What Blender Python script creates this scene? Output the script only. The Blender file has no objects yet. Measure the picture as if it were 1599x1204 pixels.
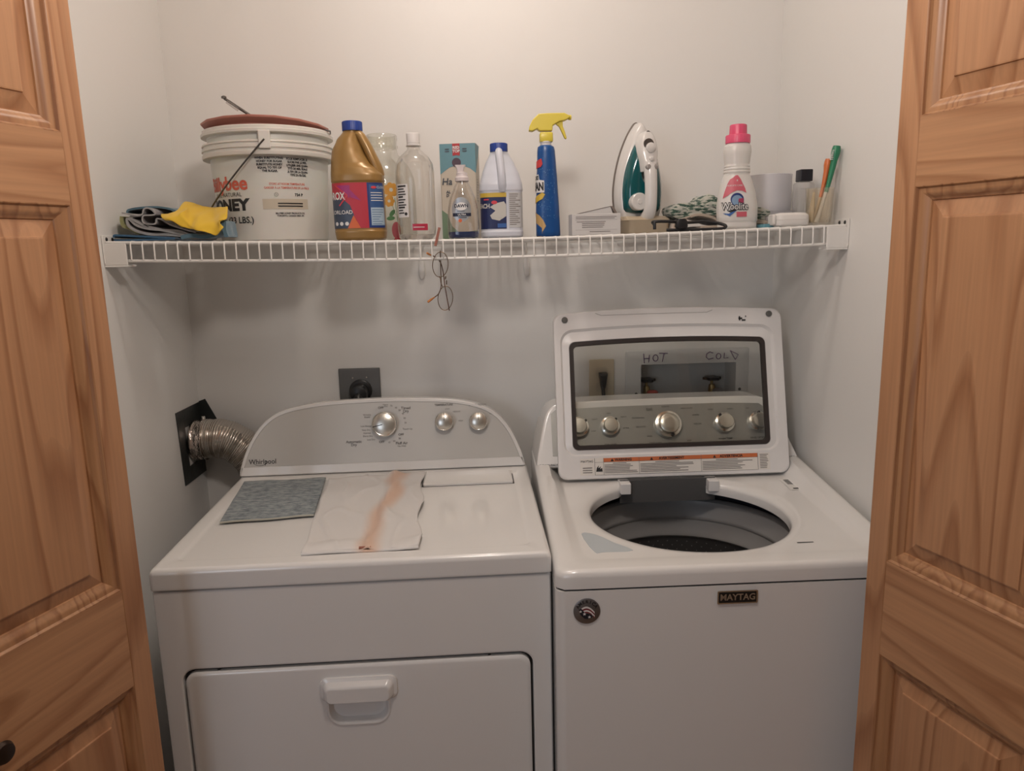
import bpy, bmesh, math, random
from mathutils import Vector, Matrix
PI = math.pi
random.seed(7)
SC = bpy.context.scene
COL = SC.collection

# ---------------------------------------------------------------- camera
cam_d = bpy.data.cameras.new('camera')
cam = bpy.data.objects.new('camera', cam_d)
COL.objects.link(cam)
yaw, pitch, roll = math.radians(1.9027), math.radians(10.7236), math.radians(1.3685)
fw = Vector((math.sin(yaw)*math.cos(pitch), math.cos(yaw)*math.cos(pitch), -math.sin(pitch)))
rt0 = Vector((math.cos(yaw), -math.sin(yaw), 0)); dn0 = fw.cross(rt0)
rt = rt0*math.cos(roll) + dn0*math.sin(roll); dn = -rt0*math.sin(roll) + dn0*math.cos(roll)
M = Matrix.Identity(4)
for i in range(3):
    M[i][0] = rt[i]; M[i][1] = -dn[i]; M[i][2] = -fw[i]
M[0][3], M[1][3], M[2][3] = 0.7959, -2.0069, 1.4822
cam.matrix_world = M
cam_d.sensor_fit = 'HORIZONTAL'; cam_d.sensor_width = 36.0; cam_d.lens = 36.0*1146.57/1599.0
cam_d.clip_start = 0.02
SC.camera = cam
# ---------------------------------------------------------------- colour management, world, lights
SC.view_settings.view_transform = 'Standard'
SC.view_settings.look = 'None'
SC.view_settings.gamma = 1.0
SC.view_settings.use_curve_mapping = False
SC.view_settings.exposure = 0.0
SC.cycles.use_denoising = True
SC.cycles.max_bounces = 10
SC.cycles.transparent_max_bounces = 24
SC.cycles.caustics_reflective = False
SC.cycles.caustics_refractive = False
SC.cycles.sample_clamp_indirect = 3.0
w = bpy.data.worlds.new('world'); SC.world = w; w.use_nodes = True
w.node_tree.nodes['Background'].inputs[0].default_value = (0.75, 0.8, 0.9, 1)
w.node_tree.nodes['Background'].inputs[1].default_value = 0.02

def lamp(name, kind, loc, energy, color, **kw):
    d = bpy.data.lights.new(name, kind); d.energy = energy; d.color = color
    o = bpy.data.objects.new(name, d); COL.objects.link(o); o.location = loc
    tgt = kw.pop('target', None)
    for k, v in kw.items(): setattr(d, k, v)
    if tgt is not None:
        o.rotation_euler = (Vector(tgt)-Vector(loc)).to_track_quat('-Z', 'Y').to_euler()
    return o
lamp('closet_lamp_light', 'POINT', (0.79, -0.58, 2.39), 7.7, (1.0, 0.90, 0.81), shadow_soft_size=0.06)
lamp('hall_lamp_light', 'POINT', (0.79, -1.27, 2.10), 14.5, (1.0, 0.89, 0.81), shadow_soft_size=0.075)
lamp('hall_window_light', 'AREA', (-0.75, -3.9, 1.55), 12.0, (0.76, 0.85, 1.0), shape='RECTANGLE', size=1.0, size_y=1.2, target=(0.6, -0.8, 1.0))

# ---------------------------------------------------------------- colour and material helpers
def hexc(h):
    v = [int(h[i:i+2], 16)/255 for i in (0, 2, 4)]
    return tuple(c/12.92 if c <= 0.04045 else ((c+0.055)/1.055)**2.4 for c in v) + (1.0,)
MATS = {}
def mat(name, col, rough=0.5, metal=0.0, coat=0.0, bump=None, vary=None, sheen=0.0, alpha=None, sss=0.0, trans=0.0):
    """bump=(scale, strength, distance); vary=(scale, amount) value variation"""
    if name in MATS: return MATS[name]
    m = bpy.data.materials.new(name); m.use_nodes = True; nt = m.node_tree
    b = nt.nodes['Principled BSDF']
    c = hexc(col) if isinstance(col, str) else tuple(col)+(1.0,)
    b.inputs['Base Color'].default_value = c
    b.inputs['Roughness'].default_value = rough
    b.inputs['Metallic'].default_value = metal
    b.inputs['Coat Weight'].default_value = coat
    b.inputs['Coat Roughness'].default_value = 0.08
    if sheen: b.inputs['Sheen Weight'].default_value = sheen
    if trans: b.inputs['Transmission Weight'].default_value = trans
    if sss:
        b.inputs['Subsurface Weight'].default_value = sss; b.inputs['Subsurface Scale'].default_value = 0.01
    tc = nt.nodes.new('ShaderNodeTexCoord')
    if vary:
        n = nt.nodes.new('ShaderNodeTexNoise'); n.inputs['Scale'].default_value = vary[0]; n.inputs['Detail'].default_value = 3
        r = nt.nodes.new('ShaderNodeMapRange'); r.inputs[3].default_value = 1-vary[1]; r.inputs[4].default_value = 1+vary[1]*0.4
        mx = nt.nodes.new('ShaderNodeMix'); mx.data_type = 'RGBA'; mx.blend_type = 'MULTIPLY'; mx.inputs[0].default_value = 1
        nt.links.new(tc.outputs['Object'], n.inputs['Vector']); nt.links.new(n.outputs[0], r.inputs[0])
        mx.inputs[6].default_value = c; nt.links.new(r.outputs[0], mx.inputs[7]); nt.links.new(mx.outputs[2], b.inputs['Base Color'])
    if bump:
        n = nt.nodes.new('ShaderNodeTexNoise'); n.inputs['Scale'].default_value = bump[0]; n.inputs['Detail'].default_value = 4
        bp = nt.nodes.new('ShaderNodeBump'); bp.inputs['Strength'].default_value = bump[1]; bp.inputs['Distance'].default_value = bump[2]
        nt.links.new(tc.outputs['Object'], n.inputs['Vector']); nt.links.new(n.outputs[0], bp.inputs['Height']); nt.links.new(bp.outputs[0], b.inputs['Normal'])
    MATS[name] = m
    return m
def clear(name, tint='FFFFFF', refl=0.25, haze=0.0, hazecol='FFFFFF'):
    """thin clear glass or plastic: see-through with edge reflections, some haze"""
    if name in MATS: return MATS[name]
    m = bpy.data.materials.new(name); m.use_nodes = True; nt = m.node_tree; nt.nodes.clear()
    out = nt.nodes.new('ShaderNodeOutputMaterial'); tr = nt.nodes.new('ShaderNodeBsdfTransparent'); tr.inputs[0].default_value = hexc(tint)
    gl = nt.nodes.new('ShaderNodeBsdfGlossy'); gl.inputs['Roughness'].default_value = 0.03
    lw = nt.nodes.new('ShaderNodeLayerWeight'); lw.inputs[0].default_value = refl
    mr = nt.nodes.new('ShaderNodeMapRange'); mr.inputs[3].default_value = 0.02; mr.inputs[4].default_value = 0.75
    mx = nt.nodes.new('ShaderNodeMixShader')
    nt.links.new(lw.outputs['Facing'], mr.inputs[0]); nt.links.new(mr.outputs[0], mx.inputs[0])
    base = tr
    if haze:
        df = nt.nodes.new('ShaderNodeBsdfDiffuse'); df.inputs[0].default_value = hexc(hazecol)
        m2 = nt.nodes.new('ShaderNodeMixShader'); m2.inputs[0].default_value = haze
        nt.links.new(tr.outputs[0], m2.inputs[1]); nt.links.new(df.outputs[0], m2.inputs[2]); base = m2
    nt.links.new(base.outputs[0], mx.inputs[1]); nt.links.new(gl.outputs[0], mx.inputs[2]); nt.links.new(mx.outputs[0], out.inputs[0])
    MATS[name] = m
    return m
def wood(name, axis, light, dark, scale=1.0):
    m = bpy.data.materials.new(name); m.use_nodes = True; nt = m.node_tree; N = nt.nodes; L = nt.links
    b = N['Principled BSDF']; b.inputs['Roughness'].default_value = 0.42; b.inputs['Coat Weight'].default_value = 0.25; b.inputs['Coat Roughness'].default_value = 0.3
    tc = N.new('ShaderNodeTexCoord'); oi = N.new('ShaderNodeObjectInfo')
    mp = N.new('ShaderNodeMapping'); s = [1.0, 1.0, 1.0]; s[axis] = 0.10
    mp.inputs['Scale'].default_value = [v*scale for v in s]
    mul = N.new('ShaderNodeMath'); mul.operation = 'MULTIPLY'; mul.inputs[1].default_value = 17.0
    cb = N.new('ShaderNodeCombineXYZ')
    L.new(oi.outputs['Random'], mul.inputs[0]); 
    for i in range(3): L.new(mul.outputs[0], cb.inputs[i])
    L.new(cb.outputs[0], mp.inputs['Location']); L.new(tc.outputs['Object'], mp.inputs['Vector'])
    n1 = N.new('ShaderNodeTexNoise'); n1.inputs['Scale'].default_value = 7.0; n1.inputs['Detail'].default_value = 1.5; n1.inputs['Roughness'].default_value = 0.4
    L.new(mp.outputs[0], n1.inputs['Vector'])
    m1 = N.new('ShaderNodeMath'); m1.operation = 'MULTIPLY'; m1.inputs[1].default_value = 13.0
    L.new(n1.outputs[0], m1.inputs[0])
    fr = N.new('ShaderNodeMath'); fr.operation = 'FRACT'; L.new(m1.outputs[0], fr.inputs[0])
    rp = N.new('ShaderNodeValToRGB'); e = rp.color_ramp.elements
    e[0].position = 0.0; e[0].color = light+(1,); e[1].position = 1.0; e[1].color = tuple(light[i]*0.93 for i in range(3))+(1,)
    a = e.new(0.55); a.color = tuple(light[i]*0.80+dark[i]*0.20 for i in range(3))+(1,)
    a = e.new(0.86); a.color = dark+(1,)
    a = e.new(0.95); a.color = tuple(light[i]*0.5+dark[i]*0.5 for i in range(3))+(1,)
    L.new(fr.outputs[0], rp.inputs[0])
    mp2 = N.new('ShaderNodeMapping'); s2 = [160.0, 160.0, 160.0]; s2[axis] = 5.0; mp2.inputs['Scale'].default_value = s2
    L.new(tc.outputs['Object'], mp2.inputs['Vector'])
    n2 = N.new('ShaderNodeTexNoise'); n2.inputs['Scale'].default_value = 1.0; n2.inputs['Detail'].default_value = 2
    L.new(mp2.outputs[0], n2.inputs['Vector'])
    r2 = N.new('ShaderNodeMapRange'); r2.inputs[1].default_value = 0.3; r2.inputs[2].default_value = 0.7; r2.inputs[3].default_value = 0.90; r2.inputs[4].default_value = 1.06
    L.new(n2.outputs[0], r2.inputs[0])
    mx = N.new('ShaderNodeMix'); mx.data_type = 'RGBA'; mx.blend_type = 'MULTIPLY'; mx.inputs[0].default_value = 1
    L.new(rp.outputs[0], mx.inputs[6]); L.new(r2.outputs[0], mx.inputs[7]); L.new(mx.outputs[2], b.inputs['Base Color'])
    bp = N.new('ShaderNodeBump'); bp.inputs['Strength'].default_value = 0.08; bp.inputs['Distance'].default_value = 0.001
    L.new(n2.outputs[0], bp.inputs['Height']); L.new(bp.outputs[0], b.inputs['Normal'])
    MATS[name] = m
    return m

# ---------------------------------------------------------------- object helpers
def tag(o, label=None, cat=None, group=None, kind=None):
    if label: o['label'] = label
    if cat: o['category'] = cat
    if group: o['group'] = group
    if kind: o['kind'] = kind
    return o
def thing(name, label, cat, loc=(0, 0, 0), rz=0.0, group=None):
    o = bpy.data.objects.new(name, None); COL.objects.link(o); o.location = loc; o.rotation_euler = (0, 0, rz)
    o.empty_display_size = 0.05
    return tag(o, label, cat, group)
def obj(name, bm, m, parent=None, smooth=40, bevel=0.0, seg=2, solid=0.0, subd=0, label=None):
    me = bpy.data.meshes.new(name)
    bmesh.ops.recalc_face_normals(bm, faces=bm.faces)
    if smooth:
        for f in bm.faces: f.smooth = True
    bm.to_mesh(me); bm.free()
    if smooth: me.set_sharp_from_angle(angle=math.radians(smooth))
    o = bpy.data.objects.new(name, me); COL.objects.link(o)
    if parent is not None: o.parent = parent
    me.materials.append(m)
    if solid:
        md = o.modifiers.new('solid', 'SOLIDIFY'); md.thickness = solid; md.offset = 0
    if bevel:
        md = o.modifiers.new('bevel', 'BEVEL'); md.width = bevel; md.segments = seg; md.limit_method = 'ANGLE'; md.angle_limit = math.radians(40)
    if subd:
        md = o.modifiers.new('sub', 'SUBSURF'); md.levels = subd; md.render_levels = subd
    if smooth and not subd and m.name in ('white_enamel', 'white_plastic'):
        md = o.modifiers.new('wn', 'WEIGHTED_NORMAL'); md.keep_sharp = True; md.weight = 90
    if label: o['label'] = label
    return o
def B(): return bmesh.new()
def box(bm, x0, x1, y0, y1, z0, z1, mtx=None):
    vs = [bm.verts.new((x, y, z)) for z in (z0, z1) for y in (y0, y1) for x in (x0, x1)]
    for f in ((0, 1, 3, 2), (4, 6, 7, 5), (0, 4, 5, 1), (2, 3, 7, 6), (0, 2, 6, 4), (1, 5, 7, 3)):
        bm.faces.new([vs[i] for i in f])
    if mtx: bmesh.ops.transform(bm, matrix=mtx, verts=vs)
    return bm
def loft(bm, rings, cap0=True, cap1=True, closed=True):
    R = [[bm.verts.new(p) for p in r] for r in rings]
    for a, b in zip(R, R[1:]):
        n = len(a)
        for i in range(n if closed else n-1):
            j = (i+1) % n
            bm.faces.new((a[i], a[j], b[j], b[i]))
    if cap0: bm.faces.new(list(reversed(R[0])))
    if cap1: bm.faces.new(R[-1])
    return bm
def lathe(bm, prof, seg=40, c=(0, 0, 0), axis='Z', cap0=True, cap1=True, sx=1.0, sy=1.0):
    rings = []
    for r, h in prof:
        ring = []
        for i in range(seg):
            t = 2*PI*i/seg; a, b = r*math.cos(t)*sx, r*math.sin(t)*sy
            if axis == 'Z': p = (c[0]+a, c[1]+b, c[2]+h)
            elif axis == 'Y': p = (c[0]+a, c[1]+h, c[2]+b)
            else: p = (c[0]+h, c[1]+a, c[2]+b)
            ring.append(p)
        rings.append(ring)
    return loft(bm, rings, cap0, cap1)
def tube(bm, pts, r, seg=8, closed=False, flat=1.0):
    P = [Vector(p) for p in pts]; n = len(P); rings = []; up = None
    rr = r if isinstance(r, (list, tuple)) else [r]*n
    for i in range(n):
        if closed: t = P[(i+1) % n]-P[i-1]
        else: t = P[min(i+1, n-1)]-P[max(i-1, 0)]
        t.normalize()
        if up is None:
            up = Vector((0, 0, 1)) if abs(t.z) < 0.9 else Vector((0, 1, 0))
        a = (up - t*up.dot(t)).normalized(); up = a; b = t.cross(a)
        rings.append([P[i]+a*(rr[i]*math.cos(2*PI*k/seg))+b*(rr[i]*flat*math.sin(2*PI*k/seg)) for k in range(seg)])
    if closed:
        rings.append(rings[0]); R = [[bm.verts.new(p) for p in r_] for r_ in rings[:-1]]; R.append(R[0])
        for a, b in zip(R, R[1:]):
            for i in range(seg):
                j = (i+1) % seg; bm.faces.new((a[i], a[j], b[j], b[i]))
        return bm
    return loft(bm, rings)
def spline(pts, k=8, closed=False):
    P = [Vector(p) for p in pts]; n = len(P); out = []
    rng = n if closed else n-1
    for i in range(rng):
        if closed: p0, p1, p2, p3 = P[i-1], P[i], P[(i+1) % n], P[(i+2) % n]
        else: p0, p1, p2, p3 = P[max(i-1, 0)], P[i], P[i+1], P[min(i+2, n-1)]
        for j in range(k):
            t = j/k
            out.append(0.5*((2*p1)+(p2-p0)*t+(2*p0-5*p1+4*p2-p3)*t*t+(3*p1-p0-3*p2+p3)*t**3))
    if not closed: out.append(P[-1])
    return out
def rrect(x0, x1, y0, y1, r, n=6):
    out = []
    for cx, cy, a0 in ((x1-r, y0+r, -PI/2), (x1-r, y1-r, 0), (x0+r, y1-r, PI/2), (x0+r, y0+r, PI)):
        for i in range(n+1):
            a = a0+PI/2*i/n; out.append((cx+r*math.cos(a), cy+r*math.sin(a)))
    return out
def prism(bm, pts, d0, d1, plane='XZ'):
    """outline in a plane, extruded between d0 and d1 along the third axis"""
    f = {'XZ': lambda p, d: (p[0], d, p[1]), 'XY': lambda p, d: (p[0], p[1], d), 'YZ': lambda p, d: (d, p[0], p[1])}[plane]
    return loft(bm, [[f(p, d0) for p in pts], [f(p, d1) for p in pts]])
def inset2(pts, d):
    n = len(pts); out = []
    A = sum(pts[i][0]*pts[(i+1) % n][1]-pts[(i+1) % n][0]*pts[i][1] for i in range(n))
    s = 1 if A > 0 else -1
    for i in range(n):
        a, b, c = pts[i-1], pts[i], pts[(i+1) % n]
        e1 = Vector((b[0]-a[0], b[1]-a[1])); e2 = Vector((c[0]-b[0], c[1]-b[1]))
        if e1.length < 1e-9: e1 = e2
        if e2.length < 1e-9: e2 = e1
        e1.normalize(); e2.normalize()
        n1 = Vector((-e1.y, e1.x))*s; n2 = Vector((-e2.y, e2.x))*s; m = n1+n2
        k = d/max(0.4, (1+n1.dot(n2))/2)/2
        out.append((b[0]+m.x*k, b[1]+m.y*k))
    return out
# text as a flat mesh: returns a bmesh in the XY plane (x right, y up)
def text_bm(s, size, align='LEFT', bold=0.0, sx=1.0, slices=0.0):
    cu = bpy.data.curves.new('t', 'FONT'); cu.body = s; cu.size = size; cu.align_x = align; cu.align_y = 'CENTER'; cu.offset = bold; cu.resolution_u = 3
    to = bpy.data.objects.new('t', cu); COL.objects.link(to)
    bpy.context.view_layer.update()
    me = bpy.data.meshes.new_from_object(to.evaluated_get(bpy.context.evaluated_depsgraph_get()))
    bm = bmesh.new(); bm.from_mesh(me)
    bpy.data.objects.remove(to); bpy.data.curves.remove(cu); bpy.data.meshes.remove(me)
    for v in bm.verts: v.co.x *= sx
    if slices and bm.verts:
        x0 = min(v.co.x for v in bm.verts); x1 = max(v.co.x for v in bm.verts); x = x0+slices
        while x < x1:
            bmesh.ops.bisect_plane(bm, geom=bm.verts[:]+bm.edges[:]+bm.faces[:], plane_co=(x, 0, 0), plane_no=(1, 0, 0)); x += slices
    return bm
def merge(dst, src, fn):
    """copy src into dst, mapping each vertex with fn(Vector)->point"""
    mp = {v: dst.verts.new(fn(v.co)) for v in src.verts}
    for f in src.faces:
        try: dst.faces.new([mp[v] for v in f.verts])
        except ValueError: pass
    src.free()
    return dst
def rect_bm(x0, x1, y0, y1, nx=1, ny=1):
    bm = bmesh.new(); V = [[bm.verts.new((x0+(x1-x0)*i/nx, y0+(y1-y0)*j/ny, 0)) for i in range(nx+1)] for j in range(ny+1)]
    for j in range(ny):
        for i in range(nx): bm.faces.new((V[j][i], V[j][i+1], V[j+1][i+1], V[j+1][i]))
    return bm
def poly_bm(pts, slices=0.0):
    bm = bmesh.new(); bm.faces.new([bm.verts.new((p[0], p[1], 0)) for p in pts])
    if slices:
        x0 = min(v.co.x for v in bm.verts); x1 = max(v.co.x for v in bm.verts); x = x0+slices
        while x < x1:
            bmesh.ops.bisect_plane(bm, geom=bm.verts[:]+bm.edges[:]+bm.faces[:], plane_co=(x, 0, 0), plane_no=(1, 0, 0)); x += slices
    return bm
def disc(cx, cy, r, n=20, ry=None, a0=0, a1=2*PI):
    return [(cx+r*math.cos(a0+(a1-a0)*i/n), cy+(ry or r)*math.sin(a0+(a1-a0)*i/n)) for i in range(n)]
class Body:
    """bottle or carton body: superellipse sections; keys (z, a, b, n, cx, cy)"""
    def __init__(s, keys, N=48): s.k = keys; s.N = N; s.tab = {}
    def sec(s, z):
        k = s.k
        if z <= k[0][0]: return k[0][1:]
        for i in range(len(k)-1):
            if z <= k[i+1][0]:
                t = (z-k[i][0])/max(1e-9, k[i+1][0]-k[i][0]); t = t*t*(3-2*t)*0.35+t*0.65
                return tuple(k[i][j]+(k[i+1][j]-k[i][j])*t for j in range(1, 6))
        return k[-1][1:]
    def pt(s, z, t, off=0.0):
        a, b, n, cx, cy = s.sec(z); c, q = math.cos(t), math.sin(t)
        return Vector((cx+(a+off)*math.copysign(abs(c)**(2/n), c), cy+(b+off)*math.copysign(abs(q)**(2/n), q), z))
    def mesh(s, bm, steps=4, cap0=True, cap1=True):
        zs = []
        for i in range(len(s.k)-1):
            for j in range(steps): zs.append(s.k[i][0]+(s.k[i+1][0]-s.k[i][0])*j/steps)
        zs.append(s.k[-1][0])
        return loft(bm, [[s.pt(z, 2*PI*i/s.N) for i in range(s.N)] for z in zs], cap0, cap1)
    def arc(s, z, x, off):
        key = round(z, 3)
        if key not in s.tab:
            T = [(-PI/2, 0.0)]; p = s.pt(z, -PI/2); acc = 0; n = 240
            for i in range(1, n+1):
                t = -PI/2+PI*i/n; q = s.pt(z, t); acc += (q-p).length; p = q; T.append((t, acc))
            s.tab[key] = T
        T = s.tab[key]; ax = min(abs(x), T[-1][1]*0.999)
        lo, hi = 0, len(T)-1
        while hi-lo > 1:
            m = (lo+hi)//2
            if T[m][1] > ax: hi = m
            else: lo = m
        f = (ax-T[lo][1])/max(1e-9, T[hi][1]-T[lo][1]); t = T[lo][0]+(T[hi][0]-T[lo][0])*f
        if x < 0: t = -PI-t
        return s.pt(z, t, off)
    def put(s, dst, src, x0, z0, off=0.0006, ref=None):
        return merge(dst, src, lambda v: s.arc(z0+v.y, x0+v.x, off))

# ---------------------------------------------------------------- materials
M_wall = mat('painted_wall', (0.80, 0.79, 0.765), 0.55, bump=(60, 0.10, 0.002))
M_hall = mat('hall_paint', (0.72, 0.68, 0.62), 0.7)
M_ceil = mat('ceiling_paint', (0.82, 0.81, 0.78), 0.8)
M_floor = wood('floor_planks', 0, (0.40, 0.24, 0.13), (0.22, 0.12, 0.06))
PL, PD = (0.48, 0.245, 0.120), (0.33, 0.145, 0.062)
M_pine_v = wood('pine_grain_upright', 2, PL, PD)
M_pine_h = wood('pine_grain_across', 0, (0.49, 0.255, 0.125), (0.35, 0.16, 0.07))
M_pine_m = wood('pine_moulding', 2, (0.44, 0.225, 0.105), (0.30, 0.13, 0.055), 1.6)
M_enamel = mat('white_enamel', (0.80, 0.79, 0.77), 0.22, coat=0.4)
M_lidw = mat('white_plastic', (0.80, 0.79, 0.78), 0.30)
M_gap = mat('dark_gap', (0.03, 0.03, 0.03), 0.7)
M_silver = mat('silver_panel', (0.60, 0.585, 0.55), 0.42, metal=0.25)
M_steelp = mat('grey_steel_panel', (0.36, 0.36, 0.34), 0.38, metal=0.4)
M_chrome = mat('chrome', (0.80, 0.79, 0.76), 0.16, metal=1.0)
M_satin = mat('satin_metal', (0.66, 0.64, 0.58), 0.28, metal=0.9)
M_black = mat('black_plastic', (0.012, 0.012, 0.012), 0.35)
M_ink = mat('black_ink', (0.02, 0.02, 0.022), 0.5)
M_grey_ink = mat('grey_ink', (0.16, 0.15, 0.14), 0.5)
M_wire = mat('white_coated_wire', (0.80, 0.79, 0.76), 0.35)

def densify(grid, k=5):
    """smooth sheet through a coarse grid of points, passing through them"""
    rows = [spline(r, k) for r in grid]
    cols = [spline([r[i] for r in rows], k) for i in range(len(rows[0]))]
    return [[cols[i][j] for i in range(len(cols))] for j in range(len(cols[0]))]
# ---------------------------------------------------------------- the room
W = 1.585; HC = 2.44
def struct(name, bm, m, **kw): return tag(obj(name, bm, m, smooth=0, **kw), kind='structure')
def sbox(name, m, *a): return struct(name, box(B(), *a), m)
# water box hole in the back wall: x 1.220-1.490, z 0.955-1.152
def back_wall():
    bm = B()
    hx0, hx1, hz0, hz1 = 1.222, 1.489, 0.955, 1.151
    for a in ((-0.1, hx0, 0, HC), (hx1, W+0.1, 0, HC), (hx0, hx1, 0, hz0), (hx0, hx1, hz1, HC)):
        box(bm, a[0], a[1], 0, 0.12, a[2], a[3])
    return bm
struct('wall_back', back_wall(), M_wall)
sbox('wall_left', M_wall, -0.12, 0, -0.97, 0.0, 0, HC)
sbox('wall_right', M_wall, W, W+0.12, -0.97, 0.0, 0, HC)
sbox('floor', M_floor, -1.6, 3.0, -4.2, 0.12, -0.05, 0)
sbox('ceiling', M_ceil, -1.6, 3.0, -4.2, 0.12, HC, HC+0.05)
sbox('wall_front_left', M_hall, -1.6, -0.12, -0.97, -0.85, 0, HC)
sbox('wall_front_right', M_hall, W+0.12, 3.0, -0.97, -0.85, 0, HC)
sbox('wall_hall_left', M_hall, -1.7, -1.6, -4.2, -0.85, 0, HC)
sbox('wall_hall_right', M_hall, 3.0, 3.1, -4.2, -0.85, 0, HC)
sbox('wall_hall_rear', M_hall, -1.7, 3.1, -4.3, -4.2, 0, HC)
sbox('trim_1', M_pine_h, 0.0, W, -0.95, -0.85, 2.18, HC)

# ---------------------------------------------------------------- pine bifold doors
DH = 2.15
rails = [(0.012, 0.20), (0.787, 0.955), (1.557, 1.657), (2.05, DH)]
fields = [(0.20, 0.787), (0.955, 1.557), (1.657, 2.05)]
SW = 0.040; DW = 0.345; DT = 0.034
def leaf(root, knob):
    # local: x from 0 (edge at the opening) to DW, y 0 (seen face) .. DT, z up
    for x0 in (0.0, DW-SW):
        obj('stile', box(B(), x0, x0+SW, 0, DT, 0.012, DH), M_pine_v, root, 0, bevel=0.0015)
    for z0, z1 in rails:
        obj('rail', box(B(), SW, DW-SW, 0.0004, DT-0.0004, z0, z1), M_pine_h, root, 0)
    for z0, z1 in fields:
        # moulding: stepped ogee ring on both faces
        bm = B()
        for sgn in (1, -1):
            f = lambda d: d if sgn > 0 else DT-d
            prof = [(0.0, 0.0002), (0.0015, 0.0006), (0.004, 0.0045), (0.009, 0.0050), (0.013, 0.0065), (0.017, 0.0105), (0.021, 0.0120), (0.0225, 0.0150)]
            rings = []
            for d, y in prof:
                rings.append([(p[0], f(y), p[1]) for p in ((SW+d, z0+d), (DW-SW-d, z0+d), (DW-SW-d, z1-d), (SW+d, z1-d))])
            loft(bm, rings, False, False)
        obj('moulding', bm, M_pine_m, root, 25)
        bm = B()
        for sgn in (1, -1):
            f = lambda d: d if sgn > 0 else DT-d
            prof = [(0.0215, 0.0145), (0.024, 0.0140), (0.046, 0.0085), (0.047, 0.0062), (0.049, 0.0058)]
            rings = []
            for d, y in prof:
                rings.append([(p[0], f(y), p[1]) for p in ((SW+d, z0+d), (DW-SW-d, z0+d), (DW-SW-d, z1-d), (SW+d, z1-d))])
            loft(bm, rings, False, True)
        obj('raised_panel', bm, M_pine_v, root, 0)
    if knob:
        bm = lathe(B(), [(0.007, 0), (0.006, -0.010), (0.012, -0.016), (0.016, -0.024), (0.013, -0.030), (0.004, -0.032)], 24, (0.277, 0, 0.84), 'Y')
        obj('knob', bm, mat('dark_bronze', (0.05, 0.035, 0.028), 0.35, metal=0.8), root)
def door(name, far, ang, side, label, knob):
    # side +1: left door (leaf runs away to -x), -1: right door
    root = tag(bpy.data.objects.new(name, None), label, 'door'); COL.objects.link(root)
    a = math.radians(ang); t = Vector((-math.sin(a), -math.cos(a), 0))      # towards the room along the leaf
    ny = Vector((-math.cos(a), math.sin(a), 0)) if side > 0 else Vector((math.cos(a), -math.sin(a), 0))  # away from the seen face
    m = Matrix.Identity(4)
    for i in range(3): m[i][0] = t[i]; m[i][1] = ny[i]; m[i][2] = (0, 0, 1)[i]; m[i][3] = (far[0], far[1], 0)[i]
    root.matrix_world = m
    leaf(root, knob)
    root['kind'] = 'structure'
door('door_1', (0.2128, -0.85), 20.0, 1, 'pine bifold door leaf with raised panels, left of the dryer', True)
door('door_2', (1.4362, -0.85), -16.0, -1, 'pine bifold door leaf with raised panels, right of the washer', False)
# the folded partner leaves behind them
fl = Vector((0.2128, -0.85))+Vector((-math.sin(math.radians(20)), -math.cos(math.radians(20))))*(DW+0.004)
door('door_3', (0.2128-0.085-0.045, -0.872), 11.0, 1, 'pine bifold door leaf folded behind the left door', False)
door('door_4', (1.4362+0.075, -0.872), -5.0, -1, 'pine bifold door leaf folded behind the right door', False)

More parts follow.
